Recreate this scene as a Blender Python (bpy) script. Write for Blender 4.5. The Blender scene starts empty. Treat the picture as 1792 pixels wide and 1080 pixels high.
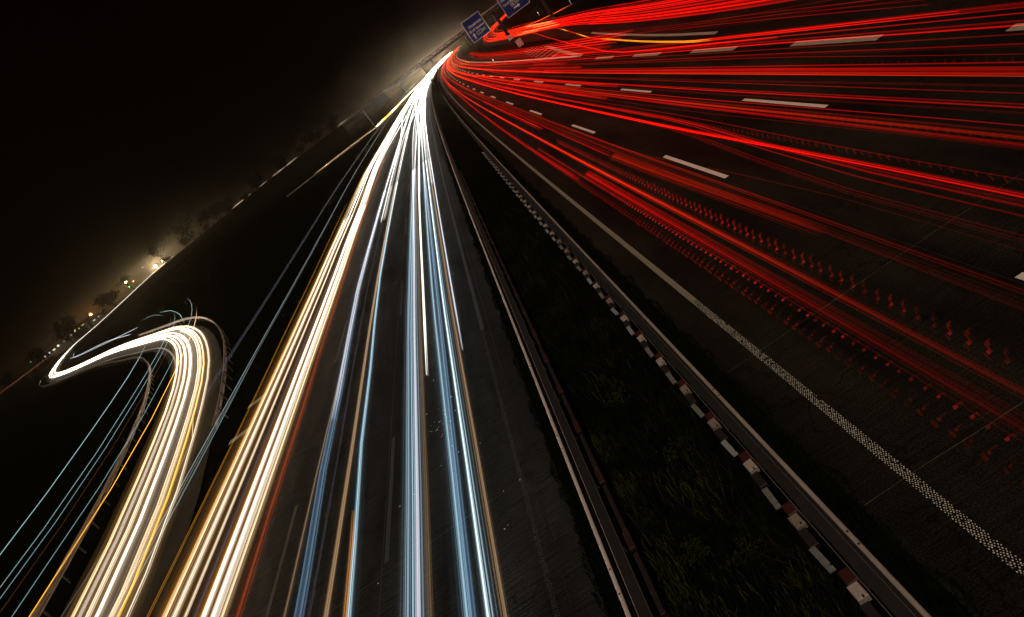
import bpy, bmesh, math, random
from mathutils import Vector, Matrix

# ------------------------------------------------------------------ camera, world, sun, exposure
sc = bpy.context.scene
C = sc.collection
PITCH, YAW, ROLL, CAM_H = 18.4217, 4.6314, 36.8699, 8.0455     # degrees, degrees, degrees, metres
cam_d = bpy.data.cameras.new('camera'); cam = bpy.data.objects.new('camera', cam_d); C.objects.link(cam)
cam_d.sensor_fit = 'HORIZONTAL'; cam_d.sensor_width = 36.0; cam_d.lens = 36.0 * 1300.0 / 1792.0
cam_d.clip_start = 0.05; cam_d.clip_end = 9000
th, ps, ro = math.radians(PITCH), math.radians(YAW), math.radians(ROLL)
hf = Vector((-math.sin(ps), math.cos(ps), 0)); hr = Vector((math.cos(ps), math.sin(ps), 0)); up = Vector((0, 0, 1))
fw = hf * math.cos(th) - up * math.sin(th); cu = hf * math.sin(th) + up * math.cos(th)
# the camera is rolled: level right points up-right in the frame
ix = hr * math.cos(ro) - cu * math.sin(ro)
iy = hr * math.sin(ro) + cu * math.cos(ro)
m = Matrix((ix, iy, -fw)).transposed().to_4x4(); m.translation = (0, 0, CAM_H)
cam.matrix_world = m
sc.camera = cam

W = bpy.data.worlds.new('World'); sc.world = W; W.use_nodes = True
nt = W.node_tree; nt.nodes.clear()
out = nt.nodes.new('ShaderNodeOutputWorld'); bg = nt.nodes.new('ShaderNodeBackground')
sky = nt.nodes.new('ShaderNodeTexSky'); sky.sky_type = 'NISHITA'; sky.sun_disc = False
SUN_EL, SUN_AZ = 60.0, 192.0           # added warm fill in place of spill light, azimuth from +Y clockwise
sky.sun_elevation = math.radians(-3.0); sky.sun_rotation = math.radians(SUN_AZ)
tint = nt.nodes.new('ShaderNodeMix'); tint.data_type = 'RGBA'; tint.blend_type = 'MULTIPLY'; tint.inputs[0].default_value = 1.0
addc = nt.nodes.new('ShaderNodeMix'); addc.data_type = 'RGBA'; addc.blend_type = 'ADD'; addc.inputs[0].default_value = 1.0
nt.links.new(sky.outputs[0], tint.inputs[6]); tint.inputs[7].default_value = (0.10, 0.055, 0.03, 1)
nt.links.new(tint.outputs[2], addc.inputs[6]); addc.inputs[7].default_value = (0.022, 0.011, 0.004, 1)
nt.links.new(addc.outputs[2], bg.inputs[0]); bg.inputs[1].default_value = 0.05
nt.links.new(bg.outputs[0], out.inputs[0])

sun_d = bpy.data.lights.new('fill_sun', 'SUN'); fill_sun = bpy.data.objects.new('fill_sun', sun_d); C.objects.link(fill_sun)
sun_d.energy = 1.0; sun_d.angle = math.radians(8); sun_d.color = (1.0, 0.80, 0.60)
az, el = math.radians(SUN_AZ), math.radians(SUN_EL)
sdir = Vector((math.sin(az) * math.cos(el), math.cos(az) * math.cos(el), math.sin(el)))
fill_sun.rotation_euler = sdir.to_track_quat('Z', 'Y').to_euler()

sc.view_settings.view_transform = 'Standard'; sc.view_settings.look = 'None'
sc.view_settings.exposure = 0.0; sc.view_settings.gamma = 1.0; sc.view_settings.use_curve_mapping = False
sc.cycles.use_denoising = True
sc.cycles.transparent_max_bounces = 160
sc.cycles.max_bounces = 6; sc.cycles.diffuse_bounces = 2; sc.cycles.glossy_bounces = 2; sc.cycles.volume_bounces = 0
sc.cycles.sample_clamp_indirect = 4.0
sc.cycles.use_light_tree = True
sc.cycles.use_adaptive_sampling = True; sc.cycles.adaptive_threshold = 0.03; sc.cycles.adaptive_min_samples = 16

RNG = random.Random(11)

# ------------------------------------------------------------------ materials
def mat(name, col, rough=0.7, metal=0.0, noise=0.0, nscale=8.0, bump=0.0, bscale=60.0, stretch=None, spec=0.5):
    M = bpy.data.materials.new(name); M.use_nodes = True
    n = M.node_tree.nodes; l = M.node_tree.links
    b = n['Principled BSDF']; b.inputs['Base Color'].default_value = (*col, 1)
    b.inputs['Roughness'].default_value = rough; b.inputs['Metallic'].default_value = metal
    b.inputs['Specular IOR Level'].default_value = spec
    tc = n.new('ShaderNodeTexCoord'); mp = n.new('ShaderNodeMapping'); l.new(tc.outputs['Object'], mp.inputs[0])
    if stretch: mp.inputs['Scale'].default_value = stretch
    if noise:
        t = n.new('ShaderNodeTexNoise'); t.inputs['Scale'].default_value = nscale; t.inputs['Detail'].default_value = 8
        t.inputs['Roughness'].default_value = 0.65
        l.new(mp.outputs[0], t.inputs['Vector'])
        r = n.new('ShaderNodeMapRange'); r.inputs[1].default_value = 0.25; r.inputs[2].default_value = 0.75
        r.inputs[3].default_value = 1 - noise; r.inputs[4].default_value = 1 + noise
        l.new(t.outputs[0], r.inputs[0])
        mx = n.new('ShaderNodeVectorMath'); mx.operation = 'SCALE'; mx.inputs[0].default_value = col
        l.new(r.outputs[0], mx.inputs['Scale']); l.new(mx.outputs[0], b.inputs['Base Color'])
    if bump:
        t2 = n.new('ShaderNodeTexNoise'); t2.inputs['Scale'].default_value = bscale; t2.inputs['Detail'].default_value = 4
        l.new(mp.outputs[0], t2.inputs['Vector'])
        bp = n.new('ShaderNodeBump'); bp.inputs['Strength'].default_value = bump; bp.inputs['Distance'].default_value = 0.02
        l.new(t2.outputs[0], bp.inputs['Height']); l.new(bp.outputs[0], b.inputs['Normal'])
    return M

def concrete(name, col, groove):
    """brushed concrete: fine transverse grooves, coarse patches, hair cracks"""
    M = bpy.data.materials.new(name); M.use_nodes = True
    n = M.node_tree.nodes; l = M.node_tree.links; b = n['Principled BSDF']
    tc = n.new('ShaderNodeTexCoord')
    mp = n.new('ShaderNodeMapping'); mp.inputs['Scale'].default_value = (0.9, 26.0, 1.0); mp.inputs['Rotation'].default_value = (0, 0, math.radians(2))
    l.new(tc.outputs['Object'], mp.inputs[0])
    g = n.new('ShaderNodeTexNoise'); g.inputs['Scale'].default_value = 1.2; g.inputs['Detail'].default_value = 5; l.new(mp.outputs[0], g.inputs['Vector'])
    mp2 = n.new('ShaderNodeMapping'); mp2.inputs['Scale'].default_value = (1.0, 0.16, 1.0); l.new(tc.outputs['Object'], mp2.inputs[0])
    p = n.new('ShaderNodeTexNoise'); p.inputs['Scale'].default_value = 0.8; p.inputs['Detail'].default_value = 6; l.new(mp2.outputs[0], p.inputs['Vector'])
    gr = n.new('ShaderNodeTexNoise'); gr.inputs['Scale'].default_value = 38; gr.inputs['Detail'].default_value = 3; l.new(tc.outputs['Object'], gr.inputs['Vector'])
    vo = n.new('ShaderNodeTexVoronoi'); vo.feature = 'DISTANCE_TO_EDGE'; vo.inputs['Scale'].default_value = 0.33
    wob = n.new('ShaderNodeTexNoise'); wob.inputs['Scale'].default_value = 1.7; wob.inputs['Detail'].default_value = 6; l.new(tc.outputs['Object'], wob.inputs['Vector'])
    av = n.new('ShaderNodeMix'); av.data_type = 'RGBA'; av.blend_type = 'ADD'; av.inputs[0].default_value = 1.6
    l.new(tc.outputs['Object'], av.inputs[6]); l.new(wob.outputs['Color'], av.inputs[7]); l.new(av.outputs[2], vo.inputs['Vector'])
    cr = n.new('ShaderNodeMapRange'); cr.inputs[1].default_value = 0.0; cr.inputs[2].default_value = 0.010; cr.inputs[3].default_value = 0.45; cr.inputs[4].default_value = 1.0
    l.new(vo.outputs['Distance'], cr.inputs[0])
    def rng(src, lo, hi):
        r = n.new('ShaderNodeMapRange'); r.inputs[1].default_value = 0.3; r.inputs[2].default_value = 0.7; r.inputs[3].default_value = lo; r.inputs[4].default_value = hi
        l.new(src, r.inputs[0]); return r.outputs[0]
    def mul(a, c):
        q = n.new('ShaderNodeMath'); q.operation = 'MULTIPLY'; l.new(a, q.inputs[0]); l.new(c, q.inputs[1]); return q.outputs[0]
    f = mul(mul(rng(g.outputs[0], 1 - 0.7 * groove, 1 + 0.8 * groove), rng(p.outputs[0], 0.40, 1.55)), mul(rng(gr.outputs[0], 0.1, 2.2), cr.outputs[0]))
    mx = n.new('ShaderNodeVectorMath'); mx.operation = 'SCALE'; mx.inputs[0].default_value = col; l.new(f, mx.inputs['Scale']); l.new(mx.outputs[0], b.inputs['Base Color'])
    hm = n.new('ShaderNodeMath'); hm.operation = 'ADD'; l.new(g.outputs[0], hm.inputs[0]); l.new(gr.outputs[0], hm.inputs[1])
    bp = n.new('ShaderNodeBump'); bp.inputs['Strength'].default_value = 0.8 * groove; bp.inputs['Distance'].default_value = 0.02
    l.new(hm.outputs[0], bp.inputs['Height']); l.new(bp.outputs[0], b.inputs['Normal'])
    b.inputs['Roughness'].default_value = 0.8; b.inputs['Specular IOR Level'].default_value = 0.06
    return M

def emit(name, col, strength):
    M = bpy.data.materials.new(name); M.use_nodes = True; n = M.node_tree.nodes; n.clear()
    o = n.new('ShaderNodeOutputMaterial'); e = n.new('ShaderNodeEmission'); e.inputs[0].default_value = (*col, 1); e.inputs[1].default_value = strength
    M.node_tree.links.new(e.outputs[0], o.inputs[0]); return M

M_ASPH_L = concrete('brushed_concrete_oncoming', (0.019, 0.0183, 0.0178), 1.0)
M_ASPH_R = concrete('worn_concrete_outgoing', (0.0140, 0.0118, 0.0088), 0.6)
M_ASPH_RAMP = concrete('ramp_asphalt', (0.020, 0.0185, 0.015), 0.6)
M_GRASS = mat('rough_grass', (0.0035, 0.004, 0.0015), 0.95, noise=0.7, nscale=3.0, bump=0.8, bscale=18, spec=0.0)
M_BLADE = mat('grass_blades', (0.009, 0.011, 0.0025), 0.8, noise=0.6, nscale=1.5, spec=0.02)
M_DRY = mat('dry_stalks', (0.04, 0.028, 0.014), 0.85, noise=0.4, nscale=2.0, spec=0.1)
M_PAINT = mat('road_paint', (0.88, 0.84, 0.74), 0.65, noise=0.18, nscale=9.0, bump=0.2, bscale=50)
M_PAINT_OLD = mat('worn_road_paint', (0.40, 0.37, 0.30), 0.7, noise=0.3, nscale=5.0)
M_EDGE = mat('dull_edge_paint', (0.27, 0.25, 0.185), 0.7, noise=0.25, nscale=20.0, bump=0.5, bscale=30)
M_FAINT = mat('faint_paint', (0.042, 0.040, 0.036), 0.75, noise=0.5, nscale=25.0)
M_FAINT2 = mat('dim_stud_paint', (0.11, 0.105, 0.095), 0.6, noise=0.3, nscale=20.0)
M_DARK = mat('dark_gantry_steel', (0.012, 0.011, 0.011), 0.7, noise=0.2)
M_JOINT = mat('joint_seal', (0.012, 0.011, 0.010), 0.6, noise=0.3)
M_JOINT_P = mat('pale_joint', (0.17, 0.14, 0.10), 0.7, noise=0.3)
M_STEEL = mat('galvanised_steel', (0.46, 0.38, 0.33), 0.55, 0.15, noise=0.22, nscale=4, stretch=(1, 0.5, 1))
M_BRIGHT = mat('painted_lit_steel', (0.80, 0.70, 0.64), 0.45, 0.1, noise=0.15, nscale=4, stretch=(1, 0.5, 1))  # paler steel: the light on rail cap and gantry edge is in the colour
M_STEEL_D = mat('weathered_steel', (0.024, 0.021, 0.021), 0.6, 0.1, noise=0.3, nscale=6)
M_POST = mat('steel_post', (0.16, 0.14, 0.13), 0.55, 0.3, noise=0.25, nscale=12)
M_BLOCKW = mat('pale_block', (0.46, 0.38, 0.35), 0.6, noise=0.16, nscale=14)
M_BLOCKD = mat('grimy_block', (0.27, 0.21, 0.18), 0.7, noise=0.4, nscale=9)
M_PLATED = mat('grimy_bracket', (0.20, 0.20, 0.19), 0.6, 0.1, noise=0.4, nscale=9)
M_PLATE = mat('pale_bracket', (0.34, 0.36, 0.36), 0.5, 0.1, noise=0.14, nscale=12)
M_RED = mat('red_paint', (0.055, 0.010, 0.008), 0.6, noise=0.25, nscale=10)
M_REDDIM = mat('dim_red_paint', (0.034, 0.009, 0.006), 0.7, noise=0.4, nscale=6)
M_DARKRED = mat('dark_brown_gap', (0.018, 0.009, 0.008), 0.7, noise=0.25, nscale=10)
M_BLUE = mat('sign_blue', (0.002, 0.024, 0.19), 0.45, noise=0.06, nscale=1.0)
M_SWHITE = mat('sign_white', (0.80, 0.76, 0.74), 0.5)
M_SGREEN = mat('sign_green', (0.015, 0.22, 0.07), 0.5)
M_SORANGE = mat('sign_yellow', (0.85, 0.42, 0.03), 0.5)
M_SRED = mat('sign_red', (0.70, 0.02, 0.02), 0.5)
M_SBACK = mat('sign_back', (0.03, 0.03, 0.03), 0.6, 0.2)
M_CONC = mat('bridge_concrete', (0.035, 0.033, 0.030), 0.8, noise=0.2, nscale=1.2)
M_BARK = mat('bark', (0.006, 0.005, 0.004), 0.9, noise=0.3, nscale=5)
M_LEAF = mat('dark_leaves', (0.004, 0.0045, 0.002), 0.8, noise=0.5, nscale=0.5, spec=0.1)
M_POLE = mat('lamp_pole', (0.12, 0.12, 0.12), 0.5, 0.4)
M_WALLD = mat('far_wall', (0.20, 0.18, 0.15), 0.8, noise=0.2, nscale=0.5)
M_ROOF = mat('far_roof', (0.09, 0.05, 0.035), 0.8, noise=0.2, nscale=1)

# light that hangs in the air: each vertex carries its own radiance, what lies behind still shows through
M_TRAIL = bpy.data.materials.new('glowing_light'); M_TRAIL.use_nodes = True; M_TRAIL.cycles.emission_sampling = 'FRONT'
_n = M_TRAIL.node_tree.nodes; _l = M_TRAIL.node_tree.links; _n.clear()
_o = _n.new('ShaderNodeOutputMaterial'); _e = _n.new('ShaderNodeEmission'); _t = _n.new('ShaderNodeBsdfTransparent'); _a = _n.new('ShaderNodeAddShader')
_at = _n.new('ShaderNodeAttribute'); _at.attribute_name = 'radiance'
_l.new(_at.outputs['Color'], _e.inputs[0]); _l.new(_e.outputs[0], _a.inputs[0]); _l.new(_t.outputs[0], _a.inputs[1]); _l.new(_a.outputs[0], _o.inputs[0])

# ------------------------------------------------------------------ helpers
def tag(o, label=None, cat=None, group=None, kind=None):
    if label: o['label'] = label
    if cat: o['category'] = cat
    if group: o['group'] = group
    if kind: o['kind'] = kind
    return o
def link(name, me, material, parent=None):
    o = bpy.data.objects.new(name, me); C.objects.link(o)
    if material and not me.materials: me.materials.append(material)
    if parent: o.parent = parent
    return o
def mesh(name, v, f, material, parent=None, smooth=False):
    me = bpy.data.meshes.new(name); me.from_pydata(v, [], f); me.update()
    if smooth:
        for p in me.polygons: p.use_smooth = True
    return link(name, me, material, parent)
def empty(name, loc=(0, 0, 0)):
    o = bpy.data.objects.new(name, None); o.empty_display_size = 0.2; o.location = loc; C.objects.link(o); return o
def box_data(x0, x1, y0, y1, z0, z1):
    v = [(x0, y0, z0), (x1, y0, z0), (x1, y1, z0), (x0, y1, z0), (x0, y0, z1), (x1, y0, z1), (x1, y1, z1), (x0, y1, z1)]
    f = [(0, 3, 2, 1), (4, 5, 6, 7), (0, 1, 5, 4), (1, 2, 6, 5), (2, 3, 7, 6), (3, 0, 4, 7)]
    return v, f
def box(name, x0, x1, y0, y1, z0, z1, material, parent=None):
    v, f = box_data(x0, x1, y0, y1, z0, z1); return mesh(name, v, f, material, parent)
class MB:
    def __init__(s): s.v = []; s.f = []
    def add(s, v, f):
        k = len(s.v); s.v += list(v); s.f += [tuple(i + k for i in q) for q in f]
    def box(s, *a): s.add(*box_data(*a))
    def bar(s, a, b, r, n=5, r2=None):
        a = Vector(a); b = Vector(b); d = (b - a).normalized(); q = d.orthogonal().normalized(); w = d.cross(q); r2 = r if r2 is None else r2
        v = []
        for P, rr in ((a, r), (b, r2)):
            for i in range(n):
                t = 2 * math.pi * i / n; v.append(tuple(P + q * math.cos(t) * rr + w * math.sin(t) * rr))
        f = [(i, (i + 1) % n, n + (i + 1) % n, n + i) for i in range(n)] + [tuple(range(n))[::-1], tuple(range(n, 2 * n))]
        s.add(v, f)
    def build(s, name, material, parent=None, smooth=False): return mesh(name, s.v, s.f, material, parent, smooth)

def off(Y): return 6.2e-5 * max(0.0, Y - 30.0) ** 2          # the motorway bends right beyond the bridge
def hw(X, Y, z=0.0): return (X + off(Y), Y, z)
YN = [-12, -4, 2, 6, 10, 15, 20, 26, 32, 40, 50, 62, 76, 92, 110, 130, 155, 180, 210, 245, 285, 330, 380, 430, 480, 540, 620, 700, 800, 900, 1020, 1150]
def ynodes(a, b): return [a] + [y for y in YN if a + 0.3 < y < b - 0.3] + [b]
def hstrip(name, x0, x1, ya, yb, z, material, parent=None):
    v = []; f = []
    for i, y in enumerate(ynodes(ya, yb)):
        v += [hw(x0, y, z), hw(x1, y, z)]
        if i: f.append((2 * i - 2, 2 * i - 1, 2 * i + 1, 2 * i))
    return mesh(name, v, f, material, parent)
def catmull(P, step):
    P = [Vector(p) for p in P]; out = []
    for i in range(len(P) - 1):
        a = P[i - 1] if i else 2 * P[0] - P[1]; b = P[i]; c = P[i + 1]; d = P[i + 2] if i + 2 < len(P) else 2 * P[-1] - P[-2]
        n = max(2, int((c - b).length / step))
        for k in range(n):
            t = k / n
            out.append(0.5 * ((2 * b) + (c - a) * t + (2 * a - 5 * b + 4 * c - d) * t * t + (3 * b - a - 3 * c + d) * t ** 3))
    out.append(P[-1]); return out
def side(path, i):
    a = path[max(0, i - 1)]; b = path[min(len(path) - 1, i + 1)]; d = b - a; d.z = 0; d.normalize()
    return Vector((d.y, -d.x, 0))                              # to the right of travel
def pstrip(name, path, o0, o1, dz, material, parent=None):
    v = []; f = []
    for i, p in enumerate(path):
        s = side(path, i); a = p + s * o0; b = p + s * o1
        v += [(a.x, a.y, a.z + dz), (b.x, b.y, b.z + dz)]
        if i: f.append((2 * i - 2, 2 * i - 1, 2 * i + 1, 2 * i))
    return mesh(name, v, f, material, parent)

# ------------------------------------------------------------------ ground and roads
def sheet(name, x0, x1, y0, y1, z, material):
    return mesh(name, [(x0, y0, z), (x1, y0, z), (x1, y1, z), (x0, y1, z)], [(0, 1, 2, 3)], material)
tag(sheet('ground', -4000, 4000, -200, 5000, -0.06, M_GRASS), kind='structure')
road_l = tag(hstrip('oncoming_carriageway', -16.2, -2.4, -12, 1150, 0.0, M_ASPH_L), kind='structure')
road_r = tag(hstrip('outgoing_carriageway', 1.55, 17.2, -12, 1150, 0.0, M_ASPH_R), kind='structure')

RAMP = catmull([(-15.6, -6, 0), (-16.6, 8, 0), (-17.9, 21.5, 0), (-20.6, 34.5, 0), (-25.6, 52.5, 0), (-33.3, 72.5, 0), (-42.6, 91, 0), (-52.5, 105.8, 0), (-76, 138.6, 0.02),
                (-106.5, 176, 0.05), (-131.5, 209, 0.15), (-149, 236, 0.3), (-163.5, 262, 0.45), (-181.5, 300, 0.95), (-197, 340, 1.5), (-203.5, 375, 1.75), (-202, 400, 2.7),
                (-194.5, 420, 4.2), (-188.5, 438, 5.4), (-184, 455, 6.0), (-168, 480, 6.9), (-141, 500, 8.1), (-118.5, 510, 9.0), (-55, 522, 9.4), (0, 530, 9.4), (70, 542, 9.4), (180, 560, 9.0)], 5.0)
n_cut = max(i for i, p in enumerate(RAMP) if p.y < 400 and p.x > -204)
i_ab = min(i for i, p in enumerate(RAMP) if p.y > 505 and p.x > -62)       # abutment
ramp_low = [p for p in RAMP[:i_ab + 1]]
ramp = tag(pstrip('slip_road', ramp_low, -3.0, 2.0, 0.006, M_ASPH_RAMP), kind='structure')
# embankment under the climbing part
def embank(name, path, w, material):
    v = []; f = []
    for i, p in enumerate(path):
        s = side(path, i); h = max(0.02, p.z)
        for o, z in ((-w - 2.0 * h, -0.08), (-w, p.z - 0.05), (w, p.z - 0.05), (w + 2.0 * h, -0.08)):
            q = p + s * o; v.append((q.x, q.y, z))
        if i:
            a = 4 * (i - 1); b = 4 * i
            for k in range(3): f.append((a + k, a + k + 1, b + k + 1, b + k))
    return mesh(name, v, f, material)
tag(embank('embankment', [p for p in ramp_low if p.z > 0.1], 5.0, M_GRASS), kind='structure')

EXIT = catmull([(16.9, 10, 0), (16.9, 26, 0), (17.0, 33.5, 0), (17.4, 45, 0), (19.0, 69, 0), (22.2, 107, 0.05), (23.6, 143, 0.3), (24.3, 169, 0.6), (24.9, 200, 1.0),
                (26.6, 250, 1.5), (31.0, 298, 2.2), (37.5, 322, 3.0), (46, 336, 3.7), (60, 352, 4.4), (85, 372, 5.0), (130, 385, 5.6)], 4.0)
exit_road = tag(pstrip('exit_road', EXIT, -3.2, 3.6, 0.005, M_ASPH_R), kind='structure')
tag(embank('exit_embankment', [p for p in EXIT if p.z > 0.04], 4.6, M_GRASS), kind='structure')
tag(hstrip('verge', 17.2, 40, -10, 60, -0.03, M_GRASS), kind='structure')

# painted markings: each line or dash is a part of its carriageway
def dash(parent, X, y, L, w=0.15, m_=M_PAINT, z=0.005):
    return hstrip('lane_dash', X - w / 2, X + w / 2, y, y + L, z, m_, parent)
for k in range(-1, 24):
    y = 22.35 + 18 * k
    for X in (6.05, 9.74):
        dash(road_r, X, y, 6.15, 0.15 + 0.0008 * max(0, y - 30))
for k in range(-2, 8):
    y = 24.9 + 11.9 * k
    if y > 6 and y < 66: dash(road_r, 13.45, y, 6.1, 0.34, M_PAINT_OLD)
for k in range(0, 12):
    y = 14.5 + 18 * k
    for X in (-6.9, -10.62): dash(road_l, X, y, 6.1, 0.13, M_FAINT)
# edge lines: raised studs near the bridge, plain paint farther off
def studs(name, X, ya, yb, w, material, parent, r=0.0105, sx=0.052, sy=0.062):
    mb = MB(); y = ya; row = 0; rr = random.Random(3)
    while y < yb:
        nx = int(w / sx)
        for i in range(nx):
            if rr.random() < 0.04 + 0.30 * max(0, math.sin(y * 1.9) * math.sin(y * 0.73 + 1) - 0.25): continue
            cx = X - w / 2 + (i + 0.5 * (row % 2) + 0.25) * sx + rr.uniform(-.004, .004); cy = y + rr.uniform(-.006, .006); q = r * rr.uniform(0.75, 1.25)
            v = [hw(cx + q * math.cos(t * math.pi / 3) * (0.9 if t % 2 else 1.05), cy + 1.5 * q * math.sin(t * math.pi / 3), 0.004) for t in range(6)]
            c = hw(cx, cy, 0.011); mb.add(v + [c], [(t, (t + 1) % 6, 6) for t in range(6)])
        y += sy / 2; row += 1
    o = mb.build(name, material, parent); o['kind'] = 'stuff'; return o
studs('edge_line_studs', 2.31, 4.0, 16.5, 0.155, M_PAINT, road_r, r=0.0085, sx=0.037, sy=0.070)
hstrip('edge_line', 2.235, 2.385, 16.5, 1100, 0.005, M_EDGE, road_r)
studs('edge_line_studs', -3.2, 7.0, 24.0, 0.14, M_FAINT2, road_l, r=0.0085)
hstrip('edge_line', -3.27, -3.13, 24.0, 1100, 0.005, M_FAINT, road_l)
hstrip('edge_line', -14.75, -14.6, 60, 1100, 0.005, M_PAINT_OLD, road_l)
hstrip('edge_line', 13.9, 14.2, 75, 1100, 0.005, M_PAINT, road_r)
# gore between the outgoing carriageway and the exit: frame lines and hatching
def pline(name, pts, w, z, material, parent):
    P = catmull([(x, y, 0) for x, y in pts], 4.0); return pstrip(name, P, -w / 2, w / 2, z, material, parent)
pline('gore_line', [(22.6, 166), (20.6, 140.4), (18.0, 114), (15.7, 92), (14.2, 75)], 0.45, 0.012, M_PAINT_OLD, road_r)
pline('edge_line', [(28.5, 190), (24.3, 140.7), (21.0, 107.5), (18.1, 79.5), (16.0, 56), (15.2, 43)], 0.28, 0.015, M_PAINT_OLD, exit_road)
for k in range(10):
    t = k / 9; y = 92 + 46 * t; xa = 15.6 + (20.2 - 15.6) * t; xb = 14.4 + (18.3 - 14.4) * t * t * 0.9 + 0.4 * t
    mesh('gore_hatch', [(xa, y, 0.009), (xa, y + 0.9, 0.009), (xb, y + 1.6, 0.009), (xb, y + 0.7, 0.009)], [(0, 3, 2, 1)], M_PAINT_OLD, road_r)
# joints
for y in (8.25, 13.0, 33.0, 53.0):
    v_ = []; q_ = random.Random(int(y)); yy = y
    for k in range(30):
        yy = y + 0.7 * (yy - y) + q_.uniform(-.012, .012) - .03 * k / 29; w_ = q_.uniform(.004, .010) * (q_.random() > .08); v_ += [hw(1.6 + 11.4 * k / 29, yy, .004), hw(1.6 + 11.4 * k / 29, yy + w_, .004)]
    mesh('joint', v_, [(2 * k, 2 * k + 2, 2 * k + 3, 2 * k + 1) for k in range(29)], M_JOINT_P, road_r)
hstrip('joint', 5.90, 5.925, 2, 120, 0.003, M_JOINT, road_r)
hstrip('joint', -2.95, -2.93, 2, 120, 0.003, M_JOINT, road_l)
for y in (14.1, 34.2): hstrip('joint', -9.5, -2.5, y, y + 0.03, 0.003, M_JOINT, road_l)
hstrip('joint', -7.04, -7.01, 2, 120, 0.003, M_JOINT, road_l)
pstrip('edge_line', [p for p in RAMP[12:i_ab] if p.y < 200], -2.4, -2.2, 0.012, M_PAINT_OLD, ramp)
for (x, y) in ((-16.0, 35.3), (-16.1, 31.6)):
    hstrip('hatch_bar', x - 0.55, x + 0.65, y, y + 0.5, 0.009, M_PAINT_OLD, road_l)

# ------------------------------------------------------------------ guard rails
WP = [(0.00, 0.00), (0.035, 0.012), (0.035, 0.075), (-0.03, 0.12), (-0.03, 0.19), (0.035, 0.235), (0.035, 0.298), (0.0, 0.31), (-0.012, 0.298), (0.02, 0.23), (-0.045, 0.19), (-0.045, 0.12), (0.02, 0.08), (-0.012, 0.012)]
def w_beam(name, pts, face, zbase, material, parent):
    """pts: list of (Vector, right-hand side vector); face +1 towards the right of travel"""
    v = []; f = []; n = len(WP)
    for i, (p, s) in enumerate(pts):
        for a, b in WP: q = p + s * (a * face); v.append((q.x, q.y, p.z + zbase + b))
        if i:
            for k in range(n): f.append(((i - 1) * n + k, (i - 1) * n + (k + 1) % n, i * n + (k + 1) % n, i * n + k))
    return mesh(name, v, f, material, parent)
post_me = None
def post(parent, p, h, ang=0):
    global post_me
    if post_me is None:
        mb = MB()                                  # C profile
        mb.box(-0.03, 0.03, -0.05, -0.044, 0, 1); mb.box(-0.03, 0.03, 0.044, 0.05, 0, 1); mb.box(-0.03, -0.024, -0.0439, 0.0439, 0, 1)
        post_me = bpy.data.meshes.new('post'); post_me.from_pydata(mb.v, [], mb.f); post_me.materials.append(M_POST)
    o = bpy.data.objects.new('post', post_me); C.objects.link(o); o.parent = parent
    o.location = (p[0], p[1], p[2] - 0.04); o.scale = (1, 1, h + 0.04); o.rotation_euler.z = ang; return o

def hpts(X, ya, yb, step=None):
    return [(Vector(hw(X, y)), Vector((1, 0, 0))) for y in ynodes(ya, yb)]
def hround(name, x, z, r, ya, yb, material, parent):
    v = []; f = []; ys = ynodes(ya, yb); A = [math.pi * q / 8 for q in range(9)]
    for i, y in enumerate(ys):
        v += [hw(x + r * math.cos(a), y, z + r * 0.9 * math.sin(a)) for a in A]
        if i:
            for k in range(8): f.append((9 * i - 9 + k, 9 * i - 8 + k, 9 * i + 1 + k, 9 * i + k))
            f.append((9 * i - 9 + 8, 9 * i - 9, 9 * i, 9 * i + 8))
    n = 9 * (len(ys) - 1); f += [tuple(range(9))[::-1], tuple(range(n, n + 9))]
    return mesh(name, v, f, material, parent, True)
def hbox(name, x0, x1, ya, yb, z0, z1, material, parent):
    v = []; f = []
    for i, y in enumerate(ynodes(ya, yb)):
        v += [hw(x0, y, z0), hw(x1, y, z0), hw(x1, y, z1), hw(x0, y, z1)]
        if i:
            a = 4 * i - 4; b = 4 * i
            for k in range(4): f.append((a + k, a + (k + 1) % 4, b + (k + 1) % 4, b + k))
    k = 4 * (len(ynodes(ya, yb)) - 1); f += [(0, 1, 2, 3), (k + 3, k + 2, k + 1, k)]
    return mesh(name, v, f, material, parent)

# median barrier beside the outgoing carriageway: striped rear rail, dark middle plate, front beam
gr = empty('guard_rail', (0, 0, 0)); tag(gr, 'steel guard rail with pale blocks in the median, beside the outgoing carriageway', 'guard rail')
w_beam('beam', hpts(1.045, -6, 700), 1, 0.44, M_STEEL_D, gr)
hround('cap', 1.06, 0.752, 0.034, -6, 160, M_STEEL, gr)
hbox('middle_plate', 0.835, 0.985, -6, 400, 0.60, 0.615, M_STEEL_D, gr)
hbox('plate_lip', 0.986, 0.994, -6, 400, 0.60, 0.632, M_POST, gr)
hbox('cable', 0.800, 0.812, -6, 120, 0.56, 0.572, M_POST, gr)
blk = {}
def shared(key, data, material):
    if key not in blk:
        me = bpy.data.meshes.new(key); me.from_pydata(data[0], [], data[1]); me.materials.append(material); blk[key] = me
    return blk[key]
def place(name, me, parent, loc):
    o = bpy.data.objects.new(name, me); C.objects.link(o); o.parent = parent; o.location = loc; return o
def bevel_box(w, l, h, b=0.012):
    mb = MB(); v = []
    for z, s in ((0, 0), (h - b, 0), (h, b)):
        v += [(-w / 2 + s, -l / 2 + s, z), (w / 2 - s, -l / 2 + s, z), (w / 2 - s, l / 2 - s, z), (-w / 2 + s, l / 2 - s, z)]
    f = [(3, 2, 1, 0), (8, 9, 10, 11)]
    for q in (0, 4):
        for k in range(4): f.append((q + k, q + (k + 1) % 4, q + 4 + (k + 1) % 4, q + 4 + k))
    return v, f
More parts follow.
